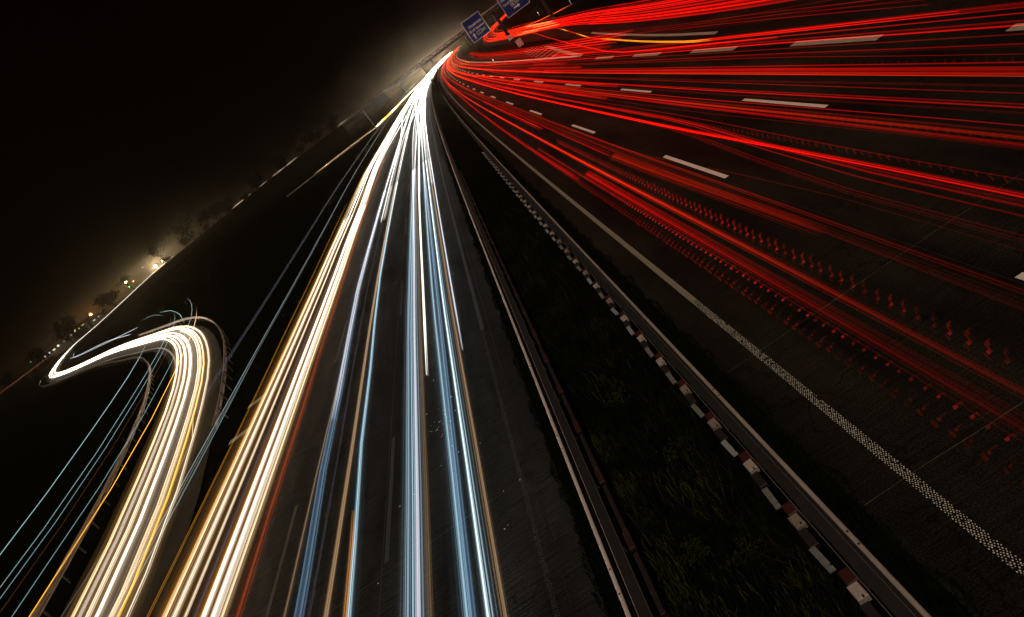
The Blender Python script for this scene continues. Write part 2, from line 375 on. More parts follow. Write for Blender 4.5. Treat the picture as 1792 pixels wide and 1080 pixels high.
def hook_plate():
    # long plate with a notch near one end
    o = [(-.045, -.25), (.045, -.25), (.045, -.16), (.02, -.16), (.02, -.125), (.045, -.125), (.045, .25), (-.045, .25)]
    n = len(o); v = [(x, y, 0) for x, y in o] + [(x, y, 0.02) for x, y in o]
    return v, [tuple(range(n))[::-1], tuple(range(n, 2 * n))] + [(k, (k + 1) % n, n + (k + 1) % n, n + k) for k in range(n)]
P0 = 1.46
for k in range(36):
    y = 5.40 + P0 * k
    d1, d2 = RNG.random() < .35, RNG.random() < .3
    o = place('bracket_plate', shared('bracket_plate_grimy' if d1 else 'bracket_plate', hook_plate(), M_PLATED if d1 else M_PLATE), gr, hw(0.635 + RNG.uniform(-.008, .008), y + 0.50 + RNG.uniform(-.03, .03), 0.487 + RNG.uniform(-.006, .006)))
    o.rotation_euler = (RNG.uniform(-.02, .02), 0, RNG.uniform(-.035, .035))
    place('red_block', shared('red_block', bevel_box(0.15, 0.24, 0.09), M_RED), gr, hw(0.735, y + 0.10, 0.43))
    o = place('pale_block', shared('pale_block_grimy' if d2 else 'pale_block', bevel_box(0.145, 0.25, 0.10), M_BLOCKD if d2 else M_BLOCKW), gr, hw(0.700 + RNG.uniform(-.008, .008), y - 0.17 + RNG.uniform(-.025, .025), 0.43))
    o.rotation_euler.z = RNG.uniform(-.04, .04)
    place('dark_block', shared('dark_block', bevel_box(0.13, 0.36, 0.08), M_DARKRED), gr, hw(0.670, y - 0.51, 0.43))
    place('bolt', shared('bolt', box_data(-.012, .012, -.02, .02, 0, .006), M_JOINT), gr, hw(0.72, y - 0.27, 0.531))
    post(gr, hw(0.90, y + 0.3), 0.60)
for k in range(14):
    y = 7.0 + 4.3 * k
    place('splice_bolt', shared('splice_bolt', bevel_box(0.03, 0.03, 0.014, .005), M_STEEL_D), gr, hw(1.06, y, 0.778))
    place('splice_bolt', shared('splice_bolt', None, None), gr, hw(1.06, y + 0.25, 0.778))

gl = empty('guard_rail', (0, 0, 0)); tag(gl, 'steel guard rail with red blocks in the median, beside the oncoming carriageway', 'guard rail')
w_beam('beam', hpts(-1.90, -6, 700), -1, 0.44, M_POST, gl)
hround('cap', -1.905, 0.752, 0.036, -6, 400, M_BRIGHT, gl)  # headlight shine on the cap is put into its pale colour
hbox('middle_plate', -1.80, -1.64, -6, 400, 0.60, 0.615, M_STEEL_D, gl)
hbox('plate_lip', -1.812, -1.802, -6, 400, 0.60, 0.64, M_STEEL, gl)
hbox('plate_lip', -1.638, -1.630, -6, 400, 0.60, 0.625, M_POST, gl)
for k in range(26):
    y = 5.9 + 2.0 * k
    place('red_block', shared('red_bar', bevel_box(0.12, 0.46, 0.07), M_REDDIM), gl, hw(-1.53, y + RNG.uniform(-.03, .03), 0.36))
    place('dark_block', shared('dark_bar', bevel_box(0.09, 1.40, 0.06), M_DARKRED), gl, hw(-1.53, y + 1.0, 0.34))
    post(gl, hw(-1.72, y + 0.4), 0.60)
for k in range(16):
    y = 8.55 + 4.3 * k
    for d in (0, 0.55): place('splice_bolt', shared('splice_bolt', None, None), gl, hw(-1.905, y + d, 0.778))

def path_rail(name, path, o, face, label, npost, step, group=None, zb=0.44):
    r = empty(name); tag(r, label, 'guard rail', group)
    pts = [(p + side(path, i) * o, side(path, i)) for i, p in enumerate(path)]
    w_beam('beam', pts, face, zb, M_STEEL, r)
    d = 0; last = None; cnt = 0
    for i, (p, s) in enumerate(pts):
        if last is not None: d += (p - last).length
        last = p
        if d >= step and cnt < npost:
            d = 0; cnt += 1; post(r, p - s * (0.07 * face), 0.74, math.atan2(s.y, s.x))
    return r
RAMPF = catmull(RAMP[0:i_ab:3], 1.3)
def sub(path, f): return [p for p in path if f(p)]
path_rail('guard_rail', sub(RAMPF, lambda p: 8 < p.y < 250), -4.7, 1, 'guard rail with short posts along the inside of the curved slip road', 90, 1.9)
path_rail('guard_rail', sub(RAMPF, lambda p: 33 < p.y < 128), 2.75, -1, 'pale guard rail around the outside of the slip road bend', 60, 1.9)
path_rail('guard_rail', catmull([(-60, 262, 0), (-45, 276, 0), (-30, 283, 0), (-20.5, 300, 0), (-16.5, 340, 0), (-14.5, 380, 0)], 3.0), 0, 1, 'far guard rail lit amber beside the oncoming carriageway', 40, 4)

# ------------------------------------------------------------------ text helper
def text(name, s, size, loc, material, parent, bold=False, ext=0.004):
    cu_ = bpy.data.curves.new(name, 'FONT'); cu_.body = s; cu_.size = size; cu_.extrude = ext; cu_.resolution_u = 3
    if bold: cu_.offset = size * 0.018
    t = bpy.data.objects.new(name, cu_); C.objects.link(t)
    dg = bpy.context.evaluated_depsgraph_get(); me = bpy.data.meshes.new_from_object(t.evaluated_get(dg)); C.objects.unlink(t); bpy.data.objects.remove(t)
    me.materials.clear(); me.materials.append(material)
    o = bpy.data.objects.new(name, me); C.objects.link(o); o.parent = parent; o.location = loc; o.rotation_euler = (math.pi / 2, 0, 0); return o
def flat(name, pts, y, material, parent, t=0.012):
    n = len(pts); v = [(x, y, z) for x, z in pts] + [(x, y - t, z) for x, z in pts]
    return mesh(name, v, [tuple(range(n)), tuple(range(n, 2 * n))[::-1]] + [(k, n + k, n + (k + 1) % n, (k + 1) % n) for k in range(n)], material, parent)
def rect_frame(name, x0, x1, z0, z1, w, y, material, parent, t=0.012):
    mb = MB()
    mb.box(x0, x1, y - t, y, z0, z0 + w); mb.box(x0, x1, y - t, y, z1 - w, z1); mb.box(x0, x0 + w, y - t, y, z0 + w + .001, z1 - w - .001); mb.box(x1 - w, x1, y - t, y, z0 + w + .001, z1 - w - .001)
    return mb.build(name, material, parent)

# ------------------------------------------------------------------ sign gantry
GY = 147.6
ga = empty('sign_gantry', (0, 0, 0)); tag(ga, 'dark lattice gantry spanning the outgoing carriageway, carrying the blue signs', 'gantry')
mb = MB()
for z in (8.05, 8.85):
    for y in (GY, GY + 0.8): mb.box(1.6, 27.0, y, y + 0.14, z, z + 0.14)
mb.build('chord', M_DARK, ga)
box('painted_lit_chord', 1.6, 27.0, GY - 0.09, GY - 0.01, 8.97, 9.06, M_BRIGHT, ga)  # added pale bar paints the light along the beam's top edge
mb = MB()
x = 1.7
while x < 26.2:
    for y in (GY + 0.07, GY + 0.87): mb.bar((x, y, 8.2), (x + 0.85, y, 8.84), 0.05); mb.bar((x + 0.85, y, 8.84), (x + 1.7, y, 8.2), 0.05)
    mb.bar((x, GY + 0.15, 8.12), (x, GY + 0.79, 8.12), 0.05); x += 1.7
mb.build('lattice', M_DARK, ga)
box('walkway', 1.6, 27.0, GY + 0.15, GY + 0.79, 8.22, 8.30, M_DARK, ga)
for X in (27.3,): box('column', X - 0.28, X + 0.28, GY + 0.15, GY + 0.75, -0.1, 9.1, M_DARK, ga)
pc = box('column', 18.15, 18.75, GY + 0.15, GY + 0.75, 3.3, 8.04, M_DARK, ga)
box('pole', 18.40, 18.52, GY + 0.35, GY + 0.47, -0.1, 3.295, M_DARK, ga)

def blue_sign(label, x0, x1, z0, z1, y):
    s = empty('direction_sign', (x0, y, z0)); tag(s, label, 'road sign')
    w, h = x1 - x0, z1 - z0
    box('panel', 0, w, 0.0, 0.10, 0, h, M_BLUE, s)
    rect_frame('border', 0.0, w, 0.0, h, 0.10, -0.003, M_SWHITE, s)
    mb = MB()
    for X in (0.25 * w, 0.75 * w): mb.box(X - 0.06, X + 0.06, 0.101, 0.32, 0.3, h - 0.3)
    mb.build('bracket', M_STEEL_D, s); return s, w, h
s1, w, h = blue_sign('blue direction sign with upward arrow hanging over the outgoing carriageway', 12.2, 16.12, 5.83, 10.04, 147.0)
text('lettering', 'Osnabrück', 0.62, (0.75, -0.02, 2.55), M_SWHITE, s1, True)
text('lettering', 'Groß Ippener', 0.60, (0.35, -0.02, 1.75), M_SWHITE, s1, True)
flat('arrow', [(.80, .40), (.80, 1.02), (.58, 1.02), (.90, 1.52), (1.22, 1.02), (1.00, 1.02), (1.00, .40)], -0.012, M_SWHITE, s1)
rect_frame('route_box', 1.55, 2.55, 0.72, 1.36, 0.07, -0.010, M_SWHITE, s1); text('route_number', '1', 0.55, (1.92, -0.02, 0.86), M_SWHITE, s1, True)
box('route_panel', 2.60, 3.55, -0.014, -0.004, 0.72, 1.36, M_SGREEN, s1); text('route_number', 'E37', 0.46, (2.66, -0.026, 0.88), M_SWHITE, s1, True)
s2, w, h = blue_sign('blue direction sign with rightward arrow hanging over the exit lane', 19.1, 24.1, 5.86, 10.4, 147.0)
s2.location = (20.05, 147.0, 5.72); 
text('lettering', 'Groß Mackenstedt', 0.58, (0.42, -0.02, 2.05), M_SWHITE, s2, True)
text('lettering', 'Delmenhorst', 0.60, (0.42, -0.02, 2.95), M_SWHITE, s2, True)
flat('arrow', [(1.85, .74), (2.75, .74), (2.75, .52), (3.25, .86), (2.75, 1.20), (2.75, .98), (1.85, .98)], -0.012, M_SWHITE, s2)
rect_frame('route_box', 1.70, 2.62, 1.28, 1.92, 0.07, -0.010, M_SWHITE, s2); text('route_number', '28', 0.50, (1.82, -0.02, 1.43), M_SWHITE, s2, True)
box('route_panel', 2.68, 3.66, -0.014, -0.004, 1.28, 1.92, M_SGREEN, s2); text('route_number', 'E22', 0.46, (2.75, -0.026, 1.44), M_SWHITE, s2, True)

ds = empty('priority_sign', (18.45, GY - 0.06, 2.75)); tag(ds, 'small white plate with yellow lozenge at the foot of the gantry column', 'road sign')
box('plate', -0.48, 0.48, 0, 0.05, -0.42, 0.42, M_SWHITE, ds)
flat('lozenge', [(-.22, 0), (0, -.30), (.22, 0), (0, .30)], -0.006, M_SORANGE, ds)
rect_frame('border', -0.47, 0.47, -0.41, 0.41, 0.03, -0.004, M_SBACK, ds, 0.008)
# chevron marker on the nose of the gore
cs = empty('chevron_marker', (19.2, 146.0, 0)); tag(cs, 'red and white chevron marker on the nose of the exit gore', 'road sign')
box('panel', -0.55, 0.55, 0, 0.06, 0.45, 1.75, M_SWHITE, cs)
for k, x in enumerate((-0.42, 0.02)):
    flat('chevron', [(x, 0.55), (x + .38, 1.10), (x, 1.65), (x + .22, 1.65), (x + .52, 1.10), (x + .22, 0.55)], -0.005, M_SRED, cs)
for x in (-0.35, 0.35): box('leg', x - 0.04, x + 0.04, 0.061, 0.12, -0.08, 1.6, M_POST, cs)

# gantry over the oncoming carriageway, seen from behind
gb = empty('sign_gantry', (0, 0, 0)); tag(gb, 'far gantry over the oncoming carriageway with a dark sign seen from behind', 'gantry')
Y2 = 284.0
mb = MB()
for z in (8.4, 9.5):
    for y in (Y2, Y2 + 0.9): mb.box(-25.0, 3.4, y, y + 0.15, z, z + 0.15)
mb.build('chord', M_DARK, gb)
mb = MB(); x = -24.8
while x < 2:
    mb.bar((x, Y2 + 0.07, 8.5), (x + 1, Y2 + 0.07, 9.5), 0.06); mb.bar((x + 1, Y2 + 0.07, 9.5), (x + 2, Y2 + 0.07, 8.5), 0.06); x += 2
mb.build('lattice', M_DARK, gb)
for X in (-23.2, 3.5): box('column', X - 0.15, X + 0.15, Y2 + 0.2, Y2 + 0.5, -0.1, 9.6, M_POST if X < 0 else M_DARK, gb)
box('sign_back', -19.2, -12.9, Y2 - 0.15, Y2 - 0.02, 5.5, 9.2, M_SBACK, gb)
mb = MB()
for X in (-18, -16, -14): mb.box(X - .06, X + .06, Y2 - 0.24, Y2 - 0.151, 5.6, 9.1)
for z in (6.2, 7.4, 8.6): mb.box(-19.1, -13.0, Y2 - 0.30, Y2 - 0.241, z, z + 0.1)
mb.build('stiffener', M_SBACK, gb)

# ------------------------------------------------------------------ overpass far ahead
ov = empty('overpass', (0, 530, 0)); tag(ov, 'dark road bridge crossing over the motorway far ahead', 'bridge')
OV = RAMP[i_ab:]
def ovstrip(name, o0, o1, z0, z1, material):
    v = []; f = []
    for i, p in enumerate(OV):
        s = side(OV, i); a = p + s * o0; b = p + s * o1
        v += [(a.x, a.y - 530, p.z + z0), (b.x, b.y - 530, p.z + z0), (b.x, b.y - 530, p.z + z1), (a.x, a.y - 530, p.z + z1)]
        if i:
            q, r = 4 * i - 4, 4 * i
            for k in range(4): f.append((q + k, q + (k + 1) % 4, r + (k + 1) % 4, r + k))
    return mesh(name, v, f, material, ov)
ovstrip('deck', -5.2, 5.2, -1.3, 0.0, M_CONC)
ovstrip('parapet', 5.21, 5.5, -0.6, 0.35, M_CONC); ovstrip('parapet', -5.5, -5.21, -0.6, 0.35, M_CONC)
ovstrip('railing', 5.3, 5.4, 1.0, 1.12, M_POST)
for X in (-12, 14, 42, 66):
    z = 9.4
    for dy in (-3, 3): 
        m2 = MB(); yy = 530 + X * 0.17 - 530 + dy; m2.bar((X, yy, -0.1), (X, yy, z - 1.32), 0.55, 10); m2.build('pier', M_CONC, ov)

# ------------------------------------------------------------------ trees, lamps, far buildings
def tree(name, label, loc, H, R, seed, leaves=900, bare=False, group=None):
    r = random.Random(seed); root = empty(name, loc); tag(root, label, 'tree', group)
    mb = MB(); tips = []
    def grow(p, d, L, rad, depth):
        q = p + d * L; mb.bar(p, q, rad, 5, rad * 0.65)
        if depth == 0: tips.append(q); return
        for k in range(3 if depth > 1 else 4):
            nd = (d * 0.75 + Vector((r.uniform(-1, 1), r.uniform(-1, 1), r.uniform(-0.15, 0.9))) * 0.75).normalized()
            grow(q, nd, L * r.uniform(0.6, 0.85), rad * 0.6, depth - 1)
        tips.append(q)
    grow(Vector((0, 0, -0.3)), Vector((r.uniform(-.08, .08), 0, 1)).normalized(), H * 0.36, H * 0.022, 4 if bare else 3)
    zc = H * 0.62
    for t in tips: pass
    mb.build('trunk', M_BARK, root)
    lb = MB()
    for k in range(leaves):
        t = r.choice(tips); s = (0.16 if bare else 0.40) * r.uniform(0.6, 1.6) * H / 10
        p = t + Vector((r.gauss(0, 1), r.gauss(0, 1), r.gauss(0, 0.8))) * R * (0.18 if bare else 0.25)
        a = Vector((r.uniform(-1, 1), r.uniform(-1, 1), r.uniform(-1, 1))).normalized(); b = a.orthogonal().normalized(); c = a.cross(b)
        lb.add([tuple(p - b * s), tuple(p + c * s * 0.7), tuple(p + b * s), tuple(p - c * s * 0.7)], [(0, 1, 2, 3)])
    lb.build('crown', M_LEAF, root); return root
TREES = [((-205.0, 500, 1.0), 13.0, 5.5, True, 'bare round tree in front of the white floodlight glow'),
         ((-177.0, 490, 3.0), 15.0, 6.0, False, 'dense dark tree, tallest of those on the horizon embankment'),
         ((-160, 500, 4.0), 11.0, 5.0, False, 'smaller dark tree right beside the tallest horizon tree'),
         ((-149, 505, 5.0), 8.0, 4.5, False, 'low bushy tree on the embankment between the tall tree and the streaks'),
         ((-128, 512, 6.0), 7.5, 4.5, False, 'bushy dark tree halfway along the horizon embankment'),
         ((-108, 515, 6.5), 7.5, 4.0, False, 'dark tree on the embankment nearest the faint horizon streaks'),
         ((-80, 516, 7.5), 9.0, 4.5, False, 'rounded dark tree on the embankment close to the far gantry'),
         ((-66, 517, 7.0), 6.0, 4.0, False, 'low dark shrubby tree rightmost on the embankment'),
         ((-250, 497, 0), 11.0, 5.0, False, 'broad dark tree behind the orange street lamp'),
         ((-284, 500, 0), 12.0, 6.0, False, 'broad dark tree left of the green signal lights'),
         ((-236, 505, 0), 11.0, 5.0, True, 'thin bare tree beside the bright white lights'),
         ((-290, 505, 0), 9.0, 5.0, False, 'dark tree over the cluster of small pale lights'),
         ((-315, 500, 0), 8.0, 5.0, False, 'dark tree near the left end of the horizon'),
         ((-345, 505, 0), 7.5, 5.0, False, 'leftmost dark tree on the horizon')]
for k, (x, y, z, H, R, pos) in enumerate([(-182, 448, 4.6, 5, 3.5, 'first'), (-172, 462, 5.2, 6.5, 4, 'second'), (-160, 474, 5.4, 5, 3.5, 'third'), (-146, 484, 6.0, 7, 4.5, 'fourth'), (-134, 491, 6.6, 5, 3.5, 'fifth'), (-123, 496, 7.0, 6, 4, 'sixth'), (-104, 502, 7.6, 5, 4, 'seventh'), (-90, 506, 7.8, 6.5, 4, 'eighth'), (-76, 509, 8.0, 8, 4.5, 'ninth'), (-62, 512, 8.0, 9, 5, 'tenth')]):
    tree('bush', 'dark bush on the embankment edge, %s from the floodlights towards the overpass' % pos, (x, y, z - 1.2), H * 1.1, R, 90 + k, 900, False, 'bushes on the embankment')
for k, (loc, H, R, bare, lab) in enumerate(TREES):
    tree('bare_tree' if bare else 'dark_tree', lab, loc, H * 1.35, R * 1.25, 40 + k, 900 if bare else 1700, bare, 'trees on the horizon')

def street_lamp(name, label, loc, H, col, power, r=0.35, cat='street lamp', light=True):
    if light:                                              # the strong lamps stand well behind the embankment
        F_ = 1.8; loc = (loc[0] * F_, (loc[1] - 1.5) * F_, 0); H = CAM_H + (H - 0.3 - CAM_H) * F_ + 0.3; r *= F_; light *= 3.4
    root = empty(name, loc); tag(root, label, cat)
    mb = MB(); mb.bar((0, 0, -0.3), (0, 0, H - 0.3), 0.12, 8, 0.07); mb.bar((0, 0, H - 0.35), (0.0, -1.2, H - 0.15), 0.06, 6); mb.build('pole', M_POLE, root)
    m2 = MB(); m2.box(-0.28, 0.28, -1.9, -1.1, H - 0.14, H + 0.06); m2.build('housing', M_POLE, root)
    bm = bmesh.new(); bmesh.ops.create_icosphere(bm, subdivisions=2, radius=r); 
    for v in bm.verts: v.co.z *= 0.8; v.co += Vector((0, -1.5, H - 0.30))
    me = bpy.data.meshes.new('lens'); bm.to_mesh(me); bm.free(); link('lens', me, emit(name + '_glow', col, power), root)
    if light:
        ld = bpy.data.lights.new('lamp_light', 'POINT'); ld.color = col; ld.energy = light; ld.shadow_soft_size = 0.6
        lo = bpy.data.objects.new('lamp_light', ld); C.objects.link(lo); lo.parent = root; lo.location = (0, -1.9 - r, H - 0.5)
    return root
street_lamp('street_lamp', 'orange street lamp glowing at the left of the horizon', (-256.2, 481.5, 0), 8.6, (1.0, 0.48, 0.14), 26, 0.7, light=5000)
street_lamp('floodlight', 'brilliant white floodlight behind the bare round tree', (-206, 502, 0), 8.4, (1.0, 0.86, 0.58), 40, 0.9, 'floodlight', light=22000)
street_lamp('floodlight', 'white floodlight just left of the bare round tree', (-212.5, 503, 0), 8.6, (1.0, 0.90, 0.66), 36, 0.9, 'floodlight', light=22000)
street_lamp('floodlight', 'greenish white lamp cluster left of the thin bare tree', (-236, 506, 0), 11.8, (1.0, 0.72, 0.30), 24, 0.9, 'floodlight', light=5000)
street_lamp('street_lamp', 'small orange lamp right of the greenish white cluster', (-232.2, 506, 0), 9.4, (1.0, 0.5, 0.1), 6, 0.5, light=False)
street_lamp('signal_light', 'green signal light below the greenish white lamp cluster', (-237, 506, 0), 8.1, (0.2, 1.0, 0.25), 6, 0.4, 'signal light', light=False)
street_lamp('signal_light', 'green signal light between the orange lamp and the white cluster', (-251, 505, 0), 7.7, (0.15, 1.0, 0.25), 4, 0.4, 'signal light', light=False)
street_lamp('signal_light', 'faint green light at the left end of the horizon', (-323, 505, 0), 7.4, (0.2, 1.0, 0.35), 2.5, 0.4, 'signal light', light=False)
street_lamp('street_lamp', 'thin faint lamp left of the floodlights', (-220.6, 505, 0), 12.9, (1.0, 0.75, 0.5), 1.6, 0.45, light=False)
street_lamp('street_lamp', 'tiny orange lamp against the tallest dark tree', (-178, 482, 0), 9.3, (1.0, 0.40, 0.06), 4, 0.35, light=False)

def house(name, label, loc, w, d, h, wins):
    root = empty(name, loc); tag(root, label, 'building')
    box('wall', -w / 2, w / 2, 0, d, -0.2, h, M_WALLD, root)
    mesh('roof', [(-w / 2 - .3, -.3, h), (w / 2 + .3, -.3, h), (w / 2 + .3, d + .3, h), (-w / 2 - .3, d + .3, h), (-w / 2 - .3, d / 2, h + d * .16), (w / 2 + .3, d / 2, h + d * .16)],
         [(0, 1, 5, 4), (2, 3, 4, 5), (1, 2, 5), (3, 0, 4), (3, 2, 1, 0)], M_ROOF, root)
    for (x, z, ww, hh, col, st) in wins:
        o = box('window', x - ww / 2, x + ww / 2, -0.05, -0.01, z - hh / 2, z + hh / 2, emit('lit_window', col, st), root)
    return root
WC = (1.0, 0.85, 0.5)
house('far_house', 'low building with pale lit windows under the left horizon trees', (-306, 505, 0), 26, 8, 6.0, [(-8, 4.4, 1.2, 1.0, WC, .5), (-4, 4.6, 1.0, 1.0, (.7, .9, 1), .8), (0, 4.5, 2.0, 1.1, WC, .9), (4, 4.9, 1.6, 1.2, (1, 1, .8), 1.2), (9, 5.0, 1, .8, WC, .3)])
house('far_house', 'long building with yellow lit windows left of the orange street lamp', (-283, 503, 0), 16, 8, 7.0, [(-6, 5.4, 1.6, 0.7, WC, .3), (-2, 6.1, 1.7, 1.1, (1, .85, .4), .9), (1.2, 5.8, .9, .8, (1, .7, .3), .6), (5, 6.2, 2.2, .6, (1, .9, .4), .5)])
house('far_house', 'small building with lit windows below the orange street lamp', (-268, 503, 0), 10, 8, 5.2, [(-2, 4.2, 2.0, 0.9, WC, .6), (2, 4.4, 1.2, .9, WC, .4)])

# ------------------------------------------------------------------ light trails
def trail(name, pts, strands, colfun, label, cat, group=None, sides=3, thin=True, fringe=None):
    """pts: list of Vector; strands: (side offset, height offset, radius, gain); colfun(i, point, gain) -> rgb radiance"""
    v = []; f = []; cols = []
    solo = len(strands) < 4
    for k_s, st in enumerate(strands):
        so, ho, rad, gain = st[:4]; fr = fringe if len(st) > 4 else None; sd = 8 if len(st) > 4 else sides
        k0 = len(v)
        seq = pts
        if thin and not solo:
            lim = 1e9 if k_s % 6 == 0 else (240 if k_s % 3 == 0 else 90)
            seq = [p for p in pts if p.y <= lim]
            if len(seq) < 2: continue
        for i, p in enumerate(seq):
            s = side(pts, i); t = (pts[min(i + 1, len(pts) - 1)] - pts[max(i - 1, 0)]).normalized(); u = s.cross(t)
            if u.z < 0: u = -u
            c = p + s * so + Vector((0, 0, ho)); rr = rad * (1.0 if 0 < i < len(pts) - 1 else 0.25)
            boost = 1.0 if (solo or not thin) else 1 + (1.4 if k_s % 3 == 0 else 0) * sm(60, 100, p.y) + (2.0 if k_s % 6 == 0 else 0) * sm(200, 260, p.y)
            rgb = colfun(i, p, gain * boost)
            if fr: lum = 1.5 * max(rgb) * (1 - 0.6 * sm(60, 140, p.y)); rgb = (fr[0] * lum, fr[1] * lum, fr[2] * lum)  # fringe tints the added outer tubes with a painted glow
            for q in range(sd):
                a = 2 * math.pi * q / sd + 0.6; w = c + s * math.cos(a) * rr + u * math.sin(a) * rr
                v.append(tuple(w)); cols.append((*rgb, 1.0))
            if i:
                a = k0 + sd * (i - 1); b = k0 + sd * i
                for q in range(sd): f.append((a + q, a + (q + 1) % sd, b + (q + 1) % sd, b + q))
    me = bpy.data.meshes.new(name); me.from_pydata(v, [], f); me.update()
    at = me.color_attributes.new('radiance', 'FLOAT_COLOR', 'POINT')
    at.data.foreach_set('color', [x for c in cols for x in c])
    o = link(name, me, M_TRAIL); tag(o, label, cat, group); return o
def lerp(a, b, t): return tuple(x + (y - x) * t for x, y in zip(a, b))
def sm(a, b, x):
    t = min(1, max(0, (x - a) / (b - a))); return t * t * (3 - 2 * t)
def hlane(knots, z, ya, yb):
    """knots: [(Y, X)...] lateral position along the road"""
    ys = sorted(set([ya, yb] + [y for y in YN if ya < y < yb] + [y for y, _ in knots if ya < y < yb]))
    P = []
    for y in ys:
        if y <= knots[0][0]: X = knots[0][1]
        elif y >= knots[-1][0]: X = knots[-1][1]
        else:
            for (y0, x0), (y1, x1) in zip(knots, knots[1:]):
                if y0 <= y <= y1: X = x0 + (x1 - x0) * sm(y0, y1, y); break
        P.append(Vector(hw(X, y, z)))
    return P
def bundle(n, spread, rmin, rmax, seed, hs=0.05, gmin=0.5, gmax=1.3, halo=True):
    r = random.Random(seed)
    if n < 3: return [(r.uniform(-spread, spread), r.uniform(-hs, hs), r.uniform(rmin, rmax), r.uniform(gmin, gmax)) for _ in range(n)]
    S = []
    for _ in range(int(n * 2.4)):
        o = r.gauss(0, spread * 0.62); o = max(-1.5 * spread, min(1.5 * spread, o))
        S.append((o, r.uniform(-hs, hs), r.uniform(rmin, rmax) * r.choice((0.3, 0.45, 0.45, 0.7, 1.0)), 0.62 * r.choice((0.3, 0.6, 1.0, 1.0, 1.9)) * r.uniform(0.7, 1.3)))
    if halo: S.append((0, 0, spread * 1.1 + rmax, 0.07, 1)); S.append((0, 0, spread * 1.9 + rmax * 2.4, 0.022, 1))     # wide faint tubes added to paint a glow round the trail
    return S
WHITE = (1.0, 0.96, 0.88); BLUE = (0.47, 0.75, 0.92); ICE = (0.70, 0.92, 1.0); TAN = (1.0, 0.62, 0.32); WARM = (1.0, 0.58, 0.22); LAV = (0.84, 0.84, 0.96); AMBER = (1.0, 0.36, 0.02); STEELB = (0.20, 0.36, 0.54)
def head_col(near, i0, far=WHITE, grow=1.0, ymax=600.0):
    # a headlamp looks brightest where its beam meets the eye head-on, far up the road
    def fn(i, p, g):
        y = p.y; t = sm(22, 110, y); c = lerp(near, far, 0.85 * t); k = i0 * g * 0.36 * (1 + 2.0 * grow * (min(y, 420) / 75.0) ** 1.8) * (1 + 1.3 * sm(220, 420, y))
        return tuple(k * q for q in c)
    return fn
LG = 'headlight trails on the oncoming carriageway'
def hl(knots, z, ya, yb, col, i0, n, spread, rmin, rmax, label, seed, grow=1.0, far=WHITE, name='headlight_trail', group=LG, hs=0.05, fringe=None):
    trail(name, hlane(knots, z, ya, yb), bundle(n, spread, rmin, rmax, seed, hs), head_col(col, i0, far, grow), label, 'light trail', group, fringe=fringe)
# inner lane
hl([(10, -5.88), (30, -6.0), (120, -6.1)], .66, 3, 1000, ICE, .20, 3, .05, .006, .014, 'thin pale blue light trail at the left edge of the middle blue bundle', 1)
hl([(10, -5.68), (30, -5.82), (140, -5.6)], .66, 3, 1000, BLUE, .30, 7, .11, .010, .026, 'wide streaked blue light trail left in the middle blue bundle', 2)
hl([(10, -5.52), (30, -5.62), (140, -6.4)], .66, 3, 1000, LAV, .42, 6, .07, .018, .034, 'broad white lavender light trail inside the middle blue bundle', 3)
hl([(10, -5.40), (30, -5.47), (140, -5.9)], .68, 3, 1000, BLUE, .28, 4, .04, .008, .016, 'narrow blue light trail at the right of the middle bundle', 4)
hl([(10, -5.30), (30, -5.38), (140, -6.0)], .62, 3, 1000, TAN, .15, 5, .05, .014, .026, 'tan light trail hugging the right of the middle bundle', 5)
hl([(20, -5.13), (60, -5.2), (140, -5.0)], .66, 21.6, 1000, WHITE, .70, 3, .02, .030, .040, 'bright white light trail stopping short above the middle of the lane', 6)
hl([(10, -4.55), (30, -4.70), (140, -4.6)], .66, 3, 1000, BLUE, .26, 8, .10, .010, .024, 'blue light trail left in the right-hand blue bundle', 7)
hl([(10, -4.42), (30, -4.45), (140, -4.9)], .68, 3, 1000, STEELB, .34, 6, .08, .012, .026, 'steel blue light trail second in the right-hand blue bundle', 8)
hl([(10, -4.12), (30, -4.22), (140, -4.4)], .66, 3, 1000, ICE, .42, 6, .06, .016, .034, 'pale icy light trail right in the right-hand bundle', 9)
hl([(10, -4.00), (30, -4.10), (140, -4.6)], .70, 3, 1000, BLUE, .22, 4, .03, .008, .014, 'thin dotted blue light trail beside the icy one', 10)
hl([(10, -3.84), (30, -3.93), (140, -4.3)], .62, 3, 1000, TAN, .13, 5, .05, .014, .026, 'tan light trail rightmost of the near headlight bundles', 11)
hl([(20, -3.75), (60, -3.74), (140, -3.9)], .66, 21.6, 1000, LAV, .62, 3, .02, .024, .034, 'bright lavender white light trail stopping short at the far right lane edge', 12)
# middle lane
hl([(10, -8.58), (22, -9.02), (42, -9.52), (150, -9.3)], .66, 3, 1000, STEELB, .20, 8, .12, .012, .028, 'dim steel blue light trail leftmost in the middle lane', 13)
hl([(22, -9.05), (42, -9.55), (150, -9.0)], .68, 23.5, 1000, LAV, .34, 6, .09, .016, .030, 'pale lavender light trail that begins halfway down the middle lane', 14)
hl([(12, -7.90), (40, -8.15), (150, -8.0)], .62, 3, 1000, TAN, .34, 5, .05, .012, .026, 'tan light trail in the middle lane', 15)
hl([(12, -7.20), (20, -7.55), (40, -7.95), (150, -7.6)], .66, 3, 1000, BLUE, .44, 6, .06, .012, .026, 'clear blue light trail right in the middle lane', 16)
hl([(12, -7.34), (20, -7.66), (40, -8.0)], .60, 3, 16.5, AMBER, .40, 3, .03, .012, .022, 'short orange light trail beside the clear blue one at the bottom', 17)
hl([(12, -8.35), (40, -8.75)], .66, 3, 500, LAV, .07, 2, .05, .005, .010, 'hair-thin white light trail in the middle lane', 18)
hl([(12, -9.15), (20, -9.25), (60, -9.6)], .62, 3, 60, TAN, .14, 3, .04, .008, .016, 'thin tan light trail between the middle and outer lanes', 19)
